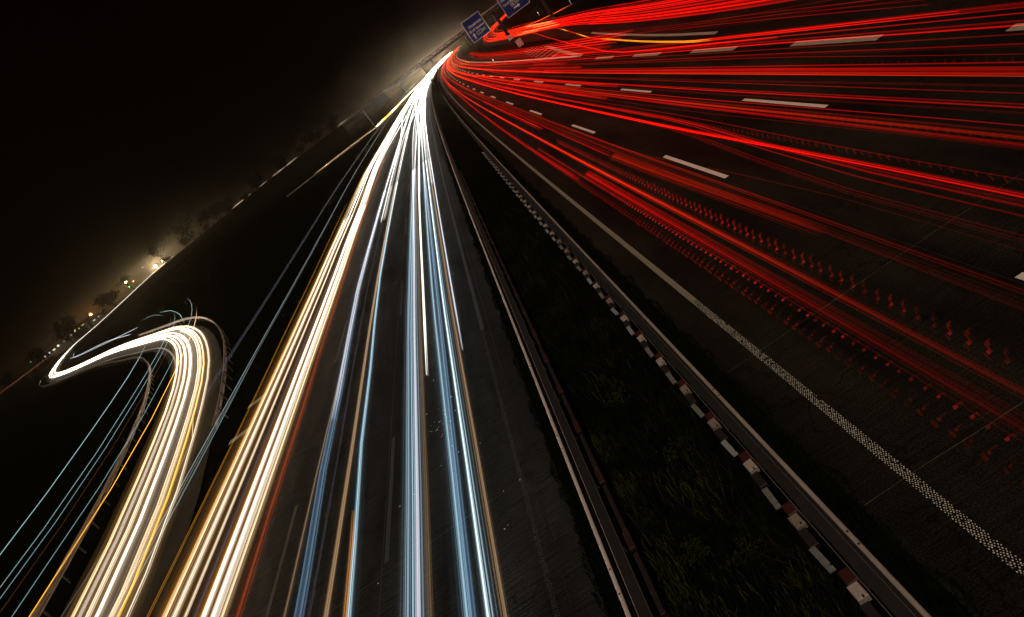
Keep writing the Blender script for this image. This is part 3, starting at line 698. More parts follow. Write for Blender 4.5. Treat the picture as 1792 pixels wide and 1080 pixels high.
# outer lane: lorries and cars, warm
for k, (X, c, i, n, sp, lab) in enumerate([(-14.0, (1., .74, .46), .36, 6, .09, 'warm white light trail outermost in the orange bundle'), (-13.55, (1., .86, .64), .60, 7, .10, 'broad cream light trail second in the outer lane'),
        (-13.02, (1., .82, .58), .46, 5, .045, 'cream light trail third in the outer lane'), (-12.15, (1., .90, .78), .66, 6, .06, 'bright cream light trail left in the inner orange bundle'),
        (-11.72, (1., .88, .70), .70, 8, .10, 'broadest cream light trail in the inner orange bundle'), (-11.32, (1., .74, .44), .42, 5, .05, 'cream light trail right in the inner orange bundle')]):
    hl([(16, X), (40, X - 0.12), (70, X - 0.45), (120, X - 1.3), (190, X - 0.5), (300, X + 0.4)], .70, 3, 1000, c, i, n, sp, .016, .042, lab, 30 + k, far=(1.0, .93, .78), fringe=(1.0, .40, .05))
hl([(16, -13.7), (40, -13.85), (120, -15)], .9, 3, 120, (1., .38, .02), .85, 4, .12, .008, .018, 'amber light trail woven into the outer orange bundle', 40, grow=.3, far=(1, .7, .3))
hl([(16, -11.95), (40, -12.0), (120, -13)], .9, 3, 120, (1., .38, .02), .95, 4, .10, .008, .018, 'amber light trail woven into the inner orange bundle', 41, grow=.3, far=(1, .7, .3))
hl([(16, -12.45), (40, -12.55)], .8, 3, 90, (.35, .35, .6), .09, 4, .06, .012, .022, 'dusky violet light trail between the two orange bundles', 42, grow=.2)
hl([(15, -10.83), (22, -10.94), (38, -11.16), (80, -11.7)], .66, 3, 120, (1., .13, .012), .36, 4, .08, .008, .018, 'red orange light trail along the right of the inner orange bundle', 43, grow=.3, far=(1, .3, .05))
hl([(15, -10.62), (38, -10.9)], .66, 3, 90, (.6, .5, .35), .06, 1, .0, .006, .008, 'hair-thin grey light trail right of the red orange one', 44, grow=.3)
hl([(16, -13.85), (28, -13.86), (43, -14.07), (84, -14.7)], 1.25, 3, 84, (1., .42, .02), .55, 2, .012, .010, .016, 'thin amber side marker light trail left of the orange bundle', 45, grow=.1, far=(1, .45, .03))
# cab roof lights of lorries
CY = (.55, .85, .90)
for k, (a, b, lab, c) in enumerate([(-12.1, -12.95, 'thin violet grey light trail, outer one of the raised pair', (.45, .45, .62)), (-11.85, -12.7, 'thin violet grey light trail, inner one of the raised pair', (.36, .38, .46)),
        (-10.12, -10.9, 'bright thin white light trail high above the outer lane', (.8, .9, 1.)), (-9.80, -10.65, 'thin greenish light trail beside the bright raised one', (.45, .62, .55))]):
    hl([(12, a), (30, a - .15), (80, b)], 3.8, 3 if k != 1 else 20, 420, c, .45 if k == 2 else .26, 1, 0, .009, .013, lab, 50 + k, grow=.12)
hl([(12, -9.70), (30, -10.05)], 3.8, 3, 24.5, CY, .42, 1, 0, .010, .012, 'thin mint light trail ending abruptly above the gap between the roads', 56, grow=.1)
# second lane change weaving near the far end
for k, (x0, x1, lab) in enumerate([(-5.2, -7.6, 'white light trail weaving from the inner to the middle lane far ahead'), (-8.6, -5.6, 'white light trail weaving from the middle to the inner lane far ahead'), (-8.9, -12.0, 'white light trail drifting to the outer lane far ahead'), (-3.9, -5.8, 'white light trail nearest the median far ahead'), (-12.4, -9.0, 'warm light trail drifting to the middle lane far ahead')]):
    hl([(60, x0), (110, x0), (240, x1)], .68, 58, 1000, WHITE, .45, 4, .10, .012, .026, lab, 60 + k)

# slip road trails follow the bend
RL = 'headlight trails on the slip road'
RP = [p for p in RAMP if p.y > -4]
def ramp_trail(o, z, col, i0, n, spread, rmin, rmax, label, seed, y0=-4, y1=None, hs=.05, fade=None, group=RL, name='headlight_trail', shift=None):
    path = []
    for i, p in enumerate(RP):
        if p.y < y0 or (y1 and i > y1): continue
        oo = o if shift is None else o + shift * sm(30, 110, p.y)
        q = p + side(RP, i) * oo; path.append(Vector((q.x, q.y, p.z + z)))
    def fn(i, p, g):
        d = p.y; k = 0.5 * i0 * g * (1 + 1.3 * (d / 38.0) ** 1.2); k = min(k, i0 * g * 4.5)
        k *= (1 + 0.5 * sm(40, 75, d)) * (1 - 0.55 * sm(90, 150, d)) * (1 - 0.86 * sm(265, 350, d))
        if fade: k *= 1 - sm(fade[0], fade[1], d)
        c = lerp(col, (1, .95, .86), .8 * sm(25, 90, d)); return tuple(k * x for x in c)
    trail(name, path, bundle(n, spread, rmin, rmax, seed, hs), fn, label, 'light trail', group, fringe=(1.0, .55, .16))
i_far = max(i for i, p in enumerate(RP) if p.y < 462 and p.x < -150)
for k, (o, c, i0, n, sp, lab) in enumerate([(-1.95, TAN, .30, 6, .13, 'tan light trail leftmost on the slip road'), (-1.45, (.9, .78, .70), .26, 6, .12, 'grey lavender light trail second on the slip road'),
        (-0.95, (1., .8, .6), .38, 7, .15, 'broad cream light trail third on the slip road'), (-0.35, (1., .86, .7), .42, 7, .14, 'cream light trail in the middle of the slip road'),
        (0.15, STEELB, .12, 3, .08, 'slim blue light trail in the middle of the slip road'), (0.55, (1., .78, .5), .40, 6, .13, 'cream light trail right of the slip road middle'),
        (0.98, (1., .50, .06), .42, 5, .07, 'amber light trail second from the right on the slip road'), (1.45, (1., .82, .62), .34, 5, .09, 'cream light trail rightmost on the slip road')]):
    ramp_trail(o, .66, c, i0, n, sp, .012, .036, lab, 80 + k, y1=i_far, shift=-0.35 * o)
for k, (y0, o, zz, lab) in enumerate([(-4, -1.95, 3.8, 'thin mint light trail, outermost of the raised lines over the slip road'), (-4, 0.35, 3.8, 'thin mint light trail, second of the raised lines over the slip road'),
        (-4, 0.75, 3.75, 'thin grey green light trail, third of the raised lines over the slip road'), (-4, 2.5, 3.8, 'thin mint light trail beside the amber raised line')]):
    ramp_trail(o, zz, (.5, .85, .85), .42 if k != 2 else .2, 1, 0, .009, .013, lab, 95 + k, y0=y0, fade=(46 + 5 * k, 62 + 5 * k), y1=16)
ramp_trail(2.72, 3.6, (1., .42, .03), .62, 2, .02, .010, .016, 'thin amber raised light trail over the slip road', 99, fade=(48, 60), y1=16)
ramp_trail(0.95, 3.6, (.5, .18, .05), .16, 1, .02, .008, .010, 'faint brown raised light trail over the slip road', 98, fade=(40, 60), y1=16)
# trails that leave the far bend towards the road beyond
def free(pts, strands, c, i0, label, name='headlight_trail', group=None, step=6.0, ends=True, seg=None):
    P = catmull(pts, step)
    def fn(i, p, g):
        k = i0 * g; cc = c
        if seg:
            for (a, b, c2, k2) in seg:
                if a <= i / len(P) <= b: cc = c2; k = k2 * g
        return tuple(k * x for x in cc)
    return trail(name, P, strands, fn, label, 'light trail', group)
free([(-76, 152, .66), (-110, 196, .66), (-140, 236, .8), (-158, 268, 1.2)], [(0, 0, .05, 1)], (.8, .85, 1.), .5, 'thin upper light trail forking off inside the slip road bend')
free([(-75, 146, .66), (-104, 190, .66), (-134, 228, .8), (-150, 250, 1.0)], [(0, 0, .05, 1)], (.9, .9, 1.), .6, 'thin lower light trail forking off inside the slip road bend')
free([(-39.2, 84.6, 3.8), (-33.4, 74.1, 3.85), (-28.0, 62.9, 3.75), (-24.6, 54.7, 3.7)], [(0, 0, .014, 1)], (.5, .85, .7), .6, 'short wavering mint light trail above the slip road bend')
free([(-49, 100, 3.6), (-43, 91, 3.7), (-38, 82, 3.4)], [(0, 0, .014, 1)], (.5, .85, .7), .4, 'short mint squiggle of light left above the slip road bend')
free([(-228, 420, 1.2), (-216, 455, 3.0), (-204, 478, 5.0)], [(0, 0, .10, 1), (.5, 0, .06, .6)], (1., .12, .01), .5, 'short red orange light trail under the horizon right of the slip road')
free([(-205, 405, .8), (-212, 436, .8), (-219, 446, .7), (-222, 452, .9), (-214, 470, 2.0)], [(0, 0, .10, 1), (.8, 0, .10, .6), (1.6, 0, .06, .5)], (1., .16, .01), .5, 'small red orange loop of light under the horizon')
free([(-420, 480, 3.2), (-370, 478, 3.4), (-318, 470, 3.2), (-270, 455, 3.4)], [(0, 0, .10, 1)], (1., .25, .12), .22, 'faint red light trail running off the left edge')
for k, (x0, x1, i0, lab) in enumerate([(-152, -134, .8, 'short pale streak on the embankment right of the tallest tree'), (-131, -121, .4, 'faint short streak halfway along the embankment'), (-116, -96, .9, 'pale light streak beside the embankment trees'), (-62, -54, .5, 'small pale streak near the far gantry on the horizon')]):
    free([(x0, 506 + k * 3, 8.2 + k * .5), (x1, 509 + k * 3, 8.7 + k * .45)], [(0, 0, .12, 1), (0, .5, .06, .5)], (1., .72, .5), i0, lab, group='streaks on the embankment', step=8)
free([(-49.3, 270.4, .9), (-42.0, 277, .9), (-33, 282, .9), (-24.4, 284, .9)], bundle(4, .07, .02, .04, 5), (1., .60, .26), .8, 'short amber white light trail joining from the left far ahead')
free([(-23.0, 285, .9), (-19.5, 315, .9), (-15.5, 350, .9), (-9, 420, .9), (2, 520, .9)], bundle(5, .16, .04, .08, 6), (1., .74, .40), 3.0, 'amber white light trail merging along the edge of the oncoming carriageway', seg=[(.1, .2, (1., .45, .03), 2.2), (.28, .36, (1., .45, .03), 2.2)])

free([(-18.8, 34.1, .8), (-18.4, 31.3, .8), (-17.9, 27.7, .8), (-17.5, 25.3, .8), (-17.0, 22.5, .8), (-16.4, 20.4, .8)], [(0, 0, .010, 1)], (1., .62, .30), .20, 'thin wavering tan light trail in the dark gap right of the slip road', step=1.2)
free([(-20.6, 38.6, .65), (-19.6, 35.7, .65), (-19.0, 34.0, .65)], [(0, 0, .02, 1), (.03, 0, .012, .7)], (1., .70, .40), .35, 'short tan light trail starting right of the slip road bend', step=2)
# tail lights
RG = 'tail light trails on the outgoing carriageway'
REDN = (1.0, 0.0025, 0.0006); REDF = (1.0, 0.006, 0.001); ORN = (1.0, 0.022, 0.002)
def tail_col(c, i0, near=0.45, fadeY=None):
    def fn(i, p, g):
        y = p.y; d = math.hypot(p.x, y); k = 0.58 * i0 * g * (near * .12 + (1 - near * .12) * sm(7, 34, d) + 1.2 * sm(30, 220, y) + 0.9 * sm(200, 420, y))
        cc = lerp(c, (1.0, 0.042, 0.004), sm(120, 330, y)); return tuple(k * x for x in cc)
    return fn
def tl(knots, ya, yb, i0, n, spread, rmin, rmax, label, seed, c=REDN, near=.45, z=.85, hs=.05):
    trail('tail_light_trail', hlane(knots, z, ya, yb), bundle(n, spread, rmin, rmax, seed, hs, halo=False), tail_col(c, i0, near), label, 'light trail', RG)
ZF = 1080
tails = [  # X near, X far, intensity, strands, spread, rmin, rmax, label, colour
 (14.68, 15.0, .12, 1, 0, .012, .014, 'faint red light trail just inside the exit bundle'), (14.3, 14.5, .11, 1, 0, .012, .014, 'second faint red light trail beside the exit bundle'), (14.0, 14.1, .10, 1, 0, .012, .014, 'third faint red light trail beside the exit bundle'),
 (13.05, 13.1, .22, 4, .10, .012, .022, 'soft red light trail along the block markings, uppermost'), (12.66, 12.68, .50, 1, 0, .018, .022, 'thin bright red light trail above the block markings'),
 (12.28, 12.35, .30, 3, .05, .010, .016, 'red light trail crossing over the block markings'), (12.07, 12.15, .50, 2, .02, .016, .022, 'bright red light trail below the first block marking'),
 (11.76, 11.8, .12, 2, .03, .010, .018, 'dim orange light trail below the block markings', ORN), (11.28, 11.4, .32, 3, .04, .014, .020, 'red light trail in the upper half of the right lane'),
 (10.95, 11.25, .22, 1, 0, .010, .012, 'hair-thin red light trail in the right lane'), (10.65, 10.68, .34, 2, .02, .012, .018, 'red light trail left of the strongest right lane trail'),
 (10.40, 10.45, .50, 7, .09, .016, .028, 'strongest broad red light trail in the right lane'), (10.18, 10.2, .62, 3, .03, .016, .024, 'orange tinged red light trail below the strongest right lane one', ORN),
 (9.82, 9.74, .12, 2, .05, .010, .016, 'dim red light trail over the upper lane dashes'), (9.63, 9.65, .34, 1, 0, .016, .018, 'red light trail along the upper lane dashes'),
 (9.28, 9.22, .36, 1, 0, .016, .020, 'red light trail just below the upper lane dashes'), (9.10, 9.05, .62, 1, 0, .020, .024, 'thin vivid red light trail in the middle lane'),
 (8.93, 8.85, .10, 2, .06, .010, .014, 'dim red light trail in the middle lane'), (8.58, 8.49, .36, 2, .03, .010, .016, 'red light trail in the upper middle lane'),
 (8.36, 8.29, .40, 6, .09, .012, .024, 'broad orange red light trail in the middle lane', ORN), (8.10, 8.06, .62, 4, .04, .018, .026, 'strong red light trail centred in the middle lane'),
 (7.95, 7.73, .12, 1, 0, .010, .012, 'hair-thin red light trail below the strong middle one'), (7.30, 7.52, .24, 1, 0, .014, .016, 'thin red light trail in the lower middle lane'),
 (6.92, 6.78, .62, 7, .08, .016, .030, 'strong broad red light trail in the lower middle lane'), (6.72, 6.55, .48, 5, .06, .014, .024, 'streaked red light trail above the lower dashes'),
 (6.50, 6.45, .50, 2, .02, .012, .016, 'narrow vivid red light trail above the lower dashes'), (6.05, 6.08, .34, 3, .05, .010, .016, 'red light trail running over the lower dashes'),
 (5.81, 5.80, .12, 1, 0, .008, .010, 'faint orange light trail below the lower dashes', ORN), (5.08, 5.03, .16, 7, .13, .012, .026, 'dull orange red band of light in the left lane', ORN)]
for k, t in enumerate(tails):
    X0, X1, i0, n, sp, r0, r1, lab = t[:8]; c = t[8] if len(t) > 8 else REDN
    if 5.2 < X1 < 6.7: X1 = X1 + (0.75 if X1 > 6.0 else -0.8) * 0.9
    rr = random.Random(200 + k); dx = rr.uniform(-.5, .5)
    far = max(3.2, min(13.0, X1 + dx))
    if 5.3 < far < 6.7: far = 6.9 if far > 6 else 4.9
    if 9.3 < far < 10.1: far = 10.3
    tl([(14, X0), (30, X1), (70, X1 + dx * .2), (170, far)], 3, ZF - rr.uniform(0, 300), i0 * rr.uniform(.7, 1.25), n, sp, r0 * .8, r1 * .8, lab, 210 + k, c)
tl([(12, 3.79), (30, 3.75), (120, 3.7)], 3, ZF, .42, 6, .06, .014, .024, 'red light trail in the left lane with a soft near end', 260, ORN, near=.16)
tl([(12, 3.42), (30, 3.40)], 3, 30.4, .30, 8, .12, .014, .026, 'broad dim red light trail beginning suddenly in the left lane', 261, near=.22)
tl([(12, 4.92), (30, 4.64)], 14, 30.2, .26, 8, .12, .014, .026, 'broad dim orange light trail beginning suddenly below the lower dashes', 262, ORN, near=.4)
tl([(20, 2.96), (45, 2.9), (140, 3.3)], 30, ZF, .34, 4, .07, .012, .02, 'red light trail nearest the median far ahead', 263)
tl([(30, 4.6), (60, 4.7), (140, 4.9)], 30, ZF, .32, 4, .10, .012, .02, 'red light trail in the left lane far ahead', 264)
ORD = ['first', 'second', 'third', 'fourth', 'fifth', 'sixth', 'seventh', 'eighth', 'ninth', 'tenth']; FX = [7.9, 8.4, 10.9, 11.6, 12.3, 4.4, 7.3, 10.2, 12.8, 8.9]
for k in range(10):
    rr = random.Random(300 + k); X = FX[k]
    trail('tail_light_trail', hlane([(50, X), (90, X), (190, X + rr.uniform(-1.2, 1.2)), (320, X + rr.uniform(-1, 1))], .85, 42 + 9 * k % 40, ZF - 60 * k), bundle(4, .12, .016, .03, 310 + k, halo=False), tail_col(REDF, .40), 'far red light trail, %s out from the median, starting beyond the dashes' % ORD[sorted(range(10), key=lambda q: FX[q]).index(k)], 'light trail', 'far red trails of the outgoing lanes')

# pulsed lamps: the lights blink while the car rolls on, leaving a row of separate glints
def glints(name, X, z, ya, yb, step0, shape, col, i0, label):
    root = empty(name, hw(X, ya, 0)); tag(root, label, 'light trail', RG); rr = random.Random(5); var = []
    for lev in range(6):                                   # brighter the farther they lie
        v = []; f = []; cols = []
        for (dx, dz, w, h, g) in shape:
            k = len(v); a = 0.32 * i0 * g * (0.12 + 0.15 * lev)
            for (sx, sy, sz) in ((-1, -.5, -1), (1, -.5, -1), (1, .5, 1), (-1, .5, 1), (-1, -.2, -1), (1, -.2, -1), (1, .8, 1), (-1, .8, 1)):
                v.append((dx + sx * w / 2, sy * h * .6, dz + sz * h / 2)); cols.append((col[0] * a, col[1] * a, col[2] * a, 1))
            f += [(k, k + 1, k + 2, k + 3), (k + 7, k + 6, k + 5, k + 4), (k, k + 4, k + 5, k + 1), (k + 1, k + 5, k + 6, k + 2), (k + 2, k + 6, k + 7, k + 3), (k + 3, k + 7, k + 4, k)]
        me = bpy.data.meshes.new('glint'); me.from_pydata(v, [], f); me.update(); me.materials.append(M_TRAIL)
        at = me.color_attributes.new('radiance', 'FLOAT_COLOR', 'POINT'); at.data.foreach_set('color', [x for c in cols for x in c]); var.append(me)
    y = ya
    while y < yb:
        lev = min(5, max(0, int(0.4 + 6 * sm(5, 24, y) + rr.uniform(-1.6, 1.3))))
        o = place('glint', var[lev], root, Vector(hw(X + rr.uniform(-.006, .006), y, z)) - root.location)
        q = rr.uniform(.74, .98); o.scale = (q, q * rr.uniform(.8, 1.3), q)
        y += step0 * rr.uniform(.9, 1.1)
    return root
DOT = [(0, 0, .055, .035, 1.0), (.055, .02, .07, .014, .35), (.10, -.01, .03, .04, .22)]
CHEV = [(0, 0, .05, .045, .9), (-.05, -.05, .018, .09, .28), (.03, .07, .020, .12, .42), (.05, .16, .05, .06, .35), (.09, .20, .05, .02, .28)]
BOX = [(-.10, 0, .05, .09, .30), (-.02, .03, .05, .035, .55), (.05, .06, .10, .016, .25)]
glints('blinking_tail_light', 3.16, .85, 5.8, 42, .295, DOT, (1., .02, .006), .75, 'row of separate red glints in the left lane, upper row of dots')
glints('blinking_tail_light', 2.93, .80, 5.8, 42, .295, BOX, (1., .02, .006), .42, 'row of separate red glints in the left lane nearest the edge line')
glints('blinking_tail_light', 4.07, .85, 6.2, 40, .36, CHEV, (1., .02, .005), .55, 'row of zigzag red glints in the middle of the left lane')
ZIG = [(0, 0, .02, .10, .5), (.03, .06, .04, .03, .4)]
glints('blinking_tail_light', 7.10, .95, 9.5, 30, .33, ZIG, (1., .02, .005), .32, 'row of slanting red ticks above the strong lower middle trail')
glints('blinking_tail_light', 8.24, .85, 9.5, 34, .33, ZIG, (1., .04, .005), .26, 'row of slanting red ticks between the middle lane trails')
glints('blinking_tail_light', 10.5, .98, 13, 30, .36, ZIG, (1., .02, .005), .16, 'row of faint red ticks above the right lane trail')

# exit trails
EG = 'tail light trails on the exit road'
EP = [p for p in EXIT]
def exit_trail(o, i0, n, sp, r0, r1, label, seed, c=REDN, hot=None, y0=0, last=None, z=.85):
    path = [Vector((q.x, q.y, q.z + z)) for q in [p + side(EP, i) * o * (1 + 0.8 * sm(110, 200, p.y)) for i, p in enumerate(EP)][: last] if q.y > y0]
    def fn(i, p, g):
        k = 0.7 * i0 * g * (.3 + .7 * sm(25, 60, p.y) + .8 * sm(60, 150, p.y) + .8 * sm(120, 200, p.y)); cc = lerp(c, (1., .02, .002), sm(110, 180, p.y))
        if hot and hot[0] < p.y < hot[1]: cc = (1., .12, .03); k *= 1.4
        return tuple(k * x for x in cc)
    trail('tail_light_trail', path, bundle(n, sp, r0, r1, seed, halo=False), fn, label, 'light trail', EG)
for k, (o, i0, n, sp, lab, hot) in enumerate([(-1.25, .40, 5, .10, 'lowest red light trail on the exit road', None), (-0.85, .55, 7, .14, 'broad red light trail low on the exit road', (140, 172)), (-0.40, .60, 8, .16, 'broad red light trail in the lower middle of the exit road', (120, 168)),
        (0.05, .30, 5, .12, 'dim red light trail in the middle of the exit road', None), (0.55, .60, 8, .18, 'broad red light trail in the upper middle of the exit road', (128, 160)), (1.05, .60, 7, .18, 'broad red light trail high on the exit road', (136, 176)), (1.6, .40, 4, .12, 'thin red light trail near the top of the exit road', None), (2.1, .30, 3, .08, 'uppermost red light trail on the exit road', None)]):
    exit_trail(o, i0, n, sp, .010, .026, lab, 400 + k, hot=hot)
free([(30.2, 143, 1.2), (28.6, 156, 1.3), (27.2, 170, 1.5), (26.4, 184, 1.8)], [(0, 0, .05, 1)], (1., .10, .01), .8, 'short orange red streak above the exit bundle', 'tail_light_trail')
free([(12.6, 30, .85), (12.6, 53.2, .85), (13.6, 65.4, .85), (15.3, 82.2, .85), (18.6, 112.2, .85), (22.5, 150, 1.2), (24.9, 186, 1.7)], bundle(3, .04, .016, .024, 7), (1., .004, .001), .6, 'red light trail crossing the gore towards the exit', 'tail_light_trail')
free([(13.0, 20, .85), (13.0, 37.6, .85), (13.1, 42.2, .85), (13.8, 52.3, .85), (14.9, 64.7, .85), (15.9, 75.5, .85), (19.0, 99.0, .85), (22, 125, 1.0), (24.4, 160, 1.4)], bundle(2, .02, .018, .026, 8), (1., .004, .001), .55,
     'red light trail with yellow blinker stretches crossing to the exit', 'tail_light_trail', seg=[(.13, .36, (1., .30, .01), .9), (.44, .49, (1., .38, .02), 1.2), (.60, .64, (1., .38, .02), 1.2)])
for k, (xa, xb, lab) in enumerate([(14.2, 16.9, 'faint red light trail fanning over the gore, lowest'), (14.5, 18.0, 'faint red light trail fanning over the gore, middle'), (14.9, 19.0, 'faint red light trail fanning over the gore, uppermost')]):
    free([(xa - .6, 22, .85), (xa, 34, .85), (xa + 1.0, 60, .85), (xb, 108, .85), (xb + 1.2, 150, .85), (xb + 2, 230, .9)], bundle(1, .0, .012, .016, 20 + k), (1., .003, .001), .10, lab, 'tail_light_trail')
for k in range(6):
    xb = 13.2 + .5 * k
    free([(xb, 60, .85), (xb + .6, 100, .85), (xb + 1.6, 150, .85), (xb + 4.0, 230, .85), (xb + 9, 330, .9)], bundle(3, .10, .014, .024, 30 + k), (1., .006, .001), .45, 'red light trail past the gore, %s out from the block markings' % ORD[k], 'tail_light_trail', 'red trails past the gore')
for k in range(5):
    o = free([(11.4 + 0.3 * (k % 2), 236 + 16 * k, .9), (11.7 + 0.3 * (k % 2), 242 + 16 * k, .9)], [(3.6, 0, .10, 1)], (1., .42, .02), 1.6, 'short yellow blinker dash far up the outgoing lanes, %s nearest the bridge' % ORD[k], 'blinker_trail', 'yellow blinker dashes', step=3)
# red marker lamps of a lorry crossing the overpass
lr = empty('marker_lamps', (19.2, 530, 10.9)); tag(lr, 'row of small red marker lamps on the far overpass', 'marker lamps')
ml = emit('marker_glow', (1., .03, .02), 6)
for k in range(5):
    mb = MB(); mb.bar((k * 2.6, k * .4, 0.5), (k * 2.6, k * .4 - .3, 0.5), .32, 8); mb.build('lamp', ml, lr)
    mb = MB(); mb.bar((k * 2.6, k * .4, -1.4), (k * 2.6, k * .4, 0.2), .08, 6); mb.build('stem', M_POLE, lr)
# small reflector posts by the exit; their shine is painted in as emission
for k, (x, y, lab) in enumerate([(39.2, 229, 'white delineator post right of the second blue sign'), (35.5, 167, 'faint delineator post at the top of the exit road'), (27.6, 210, 'white delineator post just above the exit bundle'), (14.6, 160, 'pale delineator post beside the gore')]):
    d = empty('delineator_post', (x, y, 0)); tag(d, lab, 'delineator post')
    mb = MB(); mb.box(-.07, .07, -.05, .05, -.1, 1.05); mb.build('post', M_SWHITE, d); box('reflector', -.06, .06, -.07, -.051, .7, .95, emit('painted_reflector_shine', (1, .8, .8), 3.0 if k != 1 else .5), d)

mb = MB(); rr = random.Random(77)
for k in range(46):
    cx, cy = ((-5.2, 19.2) if k < 26 else (-5.0 + rr.uniform(-3, 2), rr.uniform(12, 40))); x, y = rr.gauss(cx, .22), rr.gauss(cy, .7); r_ = rr.uniform(.006, .02); a_ = rr.uniform(0, 3)
    mb.add([(x + r_ * math.cos(a_ + t) * (1.8 if t_ % 2 else .6), y + r_ * math.sin(a_ + t) * 1.6, .006) for t_, t in enumerate((0, 1.3, 3.0, 4.4))] + [(x, y, .02)], [(0, 1, 4), (1, 2, 4), (2, 3, 4), (3, 0, 4)])
tag(mb.build('road_debris', M_PAINT), 'scattered pale specks of debris on the oncoming carriageway', 'debris', kind='stuff')
# ------------------------------------------------------------------ vegetation in the median
def tufts(name, label, zone, n, hmin, hmax, material, seed, width=0.006):
    r = random.Random(seed); v = []; f = []
    for _ in range(n):
        x, y = zone(r); h = r.uniform(hmin, hmax); a = r.uniform(0, 6.28); lean = r.uniform(0.1, 0.8) * h; w = width * r.uniform(.7, 1.8)
        dx, dy = math.cos(a), math.sin(a); px, py = -dy * w, dx * w; k = len(v)
        P = [(x - px, y - py, -.06), (x + px, y + py, -.06), (x + dx * lean * .4 + px * .7, y + dy * lean * .4 + py * .7, h * .6), (x + dx * lean * .4 - px * .7, y + dy * lean * .4 - py * .7, h * .6), (x + dx * lean, y + dy * lean, h)]
        v += [(q[0] + off(q[1]), q[1], q[2]) for q in P]; f += [(k, k + 1, k + 2, k + 3), (k + 3, k + 2, k + 4)]
    o = mesh(name, v, f, material); tag(o, label, 'grass', kind='stuff'); return o
def zmed(r):
    return r.uniform(-1.5, 0.55), 5 + 40 * r.random() ** 1.5
clump = [(RNG.uniform(-1.4, .5), 5 + 30 * RNG.random(), RNG.uniform(.1, .35)) for _ in range(60)]
def zcl(r):
    c = r.choice(clump); return min(.55, max(-1.6, r.gauss(c[0], c[2]))), r.gauss(c[1], c[2] * 1.6)
tufts('median_grass', 'rough dark grass growing in the median strip', zmed, 14000, .05, .22, M_BLADE, 1)
tufts('median_weeds', 'taller weed clumps in the median strip', zcl, 9000, .10, .42, M_BLADE, 2, .008)
tufts('dry_grass', 'dry pale stalks in the median strip', zcl, 1300, .2, .6, M_DRY, 3, .004)
M_LITWEED = mat('painted_lit_weeds', (0.038, 0.040, 0.008), 0.8, noise=0.5, nscale=3.0, spec=0.1)  # paler than the other blades: light on a few tufts is in the colour
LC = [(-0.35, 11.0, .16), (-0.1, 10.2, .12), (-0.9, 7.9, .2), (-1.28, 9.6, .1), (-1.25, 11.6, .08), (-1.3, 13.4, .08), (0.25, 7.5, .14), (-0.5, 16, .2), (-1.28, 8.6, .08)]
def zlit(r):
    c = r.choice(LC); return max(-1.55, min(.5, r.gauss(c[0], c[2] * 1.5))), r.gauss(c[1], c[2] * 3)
tufts('yellow_weeds', 'few yellowish weed clumps with light painted into their colour in the median strip', zlit, 1500, .05, .26, M_LITWEED, 7, .009)
def zedge_r(r): y = 4.5 + 60 * r.random() ** 1.6; return 1.22 + .38 * (1 - r.random() ** 1.7) + .05 * math.sin(y * 2.3) + .04 * math.sin(y * 5.1), y
def zedge_l(r): y = 6 + 70 * r.random() ** 1.6; return -2.05 - .40 * (1 - r.random() ** 1.7) - .05 * math.sin(y * 2.0) - .03 * math.sin(y * 6.1), y
tufts('verge_grass', 'grass fringe between guard rail and outgoing carriageway', zedge_r, 11000, .04, .14, M_BLADE, 4)
tufts('verge_grass', 'grass fringe between guard rail and oncoming carriageway', zedge_l, 11000, .04, .14, M_BLADE, 5)
def zramp(r): y = 20 + 110 * r.random(); x = -23.5 - (y - 20) * .32 - 6 * r.random(); return x, y

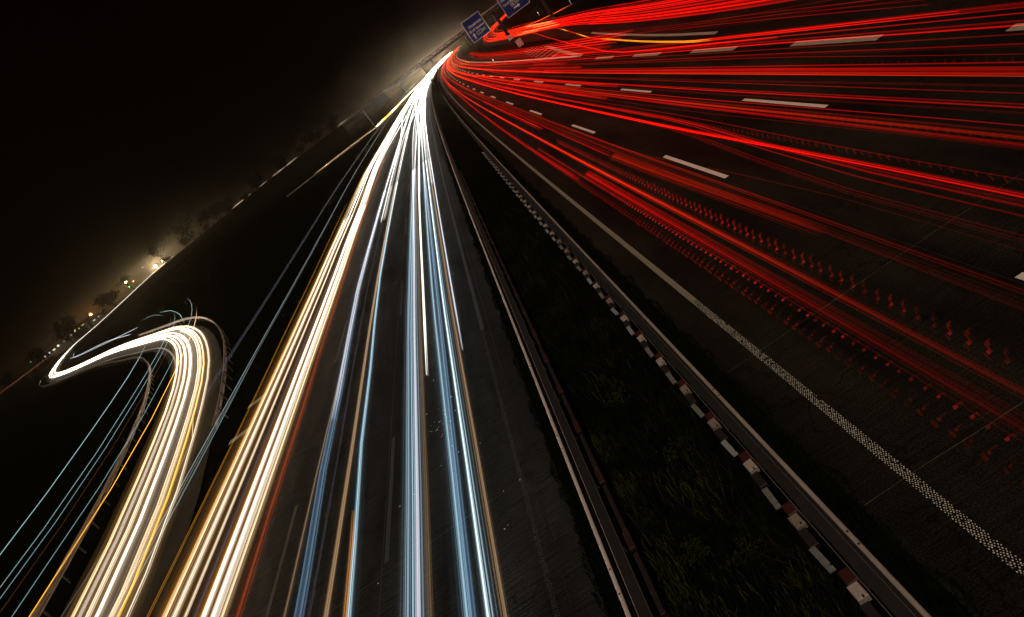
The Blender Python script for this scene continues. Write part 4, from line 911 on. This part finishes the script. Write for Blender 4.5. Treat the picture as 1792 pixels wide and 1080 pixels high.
# low shrubs and bare twigs among the grass
M_SHRUB = mat('shrub_leaves', (0.024, 0.030, 0.006), 0.7, noise=0.7, nscale=4.0, spec=0.05)
def shrub(label, x, y, R_, n, seed):
    r = random.Random(seed); root = empty('median_shrub', (x, y, 0)); tag(root, label, 'shrub', 'shrubs in the median')
    st = MB(); lf = MB()
    for k in range(14):
        a = r.uniform(0, 6.28); L = R_ * r.uniform(.6, 1.15); p = Vector((0, 0, -.05)); d = Vector((math.cos(a) * r.uniform(.3, 1), math.sin(a) * r.uniform(.3, 1), r.uniform(.5, 1.2))).normalized()
        for q in range(4):
            e = p + d * L / 4; st.bar(p, e, .005, 3, .003); d = (d + Vector((r.uniform(-.4, .4), r.uniform(-.4, .4), r.uniform(-.5, .1)))).normalized(); p = e
            for _ in range(n // 56):
                c = p + Vector((r.gauss(0, .05), r.gauss(0, .05), r.gauss(0, .04))); s_ = r.uniform(.008, .024); u = Vector((r.uniform(-1, 1), r.uniform(-1, 1), r.uniform(-.3, 1))).normalized(); b = u.orthogonal().normalized(); w = u.cross(b)
                lf.add([tuple(c - b * s_ * 1.6), tuple(c + w * s_), tuple(c + b * s_ * 1.6), tuple(c - w * s_)], [(0, 1, 2, 3)])
    st.build('stems', M_DRY, root); lf.build('leaves', M_SHRUB, root)
for k, (x, y, R_, lab) in enumerate([(-0.05, 11.6, .42, 'leafy green shrub in the middle of the median, brightest'), (-0.75, 9.2, .30, 'small shrub in the median near the left rail'), (-1.2, 10.6, .22, 'tiny green shrub against the red blocks, lower'), (-1.2, 12.9, .20, 'tiny green shrub against the red blocks, upper'), (-0.1, 8.6, .34, 'low shrub near the bottom of the median'), (-0.5, 14.5, .30, 'dim shrub farther up the median'), (0.1, 18.5, .30, 'farthest dim shrub in the median')]):
    shrub(lab, x, y, R_, 700, 500 + k)
tw = empty('bare_twigs', (0.42, 8.25, 0)); tag(tw, 'bare tangled twigs beside the pale blocks near the bottom', 'twigs')
mb = MB(); r_ = random.Random(9)
for k in range(11):
    p = Vector((r_.uniform(-.1, .1), r_.uniform(-.3, .3), 0)); d = Vector((r_.uniform(-1, .1), r_.uniform(-.8, .8), r_.uniform(.4, 1))).normalized()
    for q in range(7):
        e = p + d * r_.uniform(.05, .11); mb.bar(p, e, .0035, 3, .0028); p = e; d = (d + Vector((r_.uniform(-.35, .35), r_.uniform(-.35, .35), -.22))).normalized()
mb.build('stems', M_DRY, tw)
# ------------------------------------------------------------------ haze
hz = box('haze', -1200, 1200, -30, 1700, -1.2, 21.0, None); tag(hz, 'thin night mist', 'haze', kind='stuff')
MH = bpy.data.materials.new('mist'); MH.use_nodes = True; _n = MH.node_tree.nodes; _n.clear()
_o = _n.new('ShaderNodeOutputMaterial'); _v = _n.new('ShaderNodeVolumePrincipled'); _v.inputs['Color'].default_value = (1.0, 0.80, 0.56, 1)
_v.inputs['Density'].default_value = 0.00030; _v.inputs['Anisotropy'].default_value = 0.88
MH.node_tree.links.new(_v.outputs[0], _o.inputs['Volume']); hz.data.materials.append(MH)
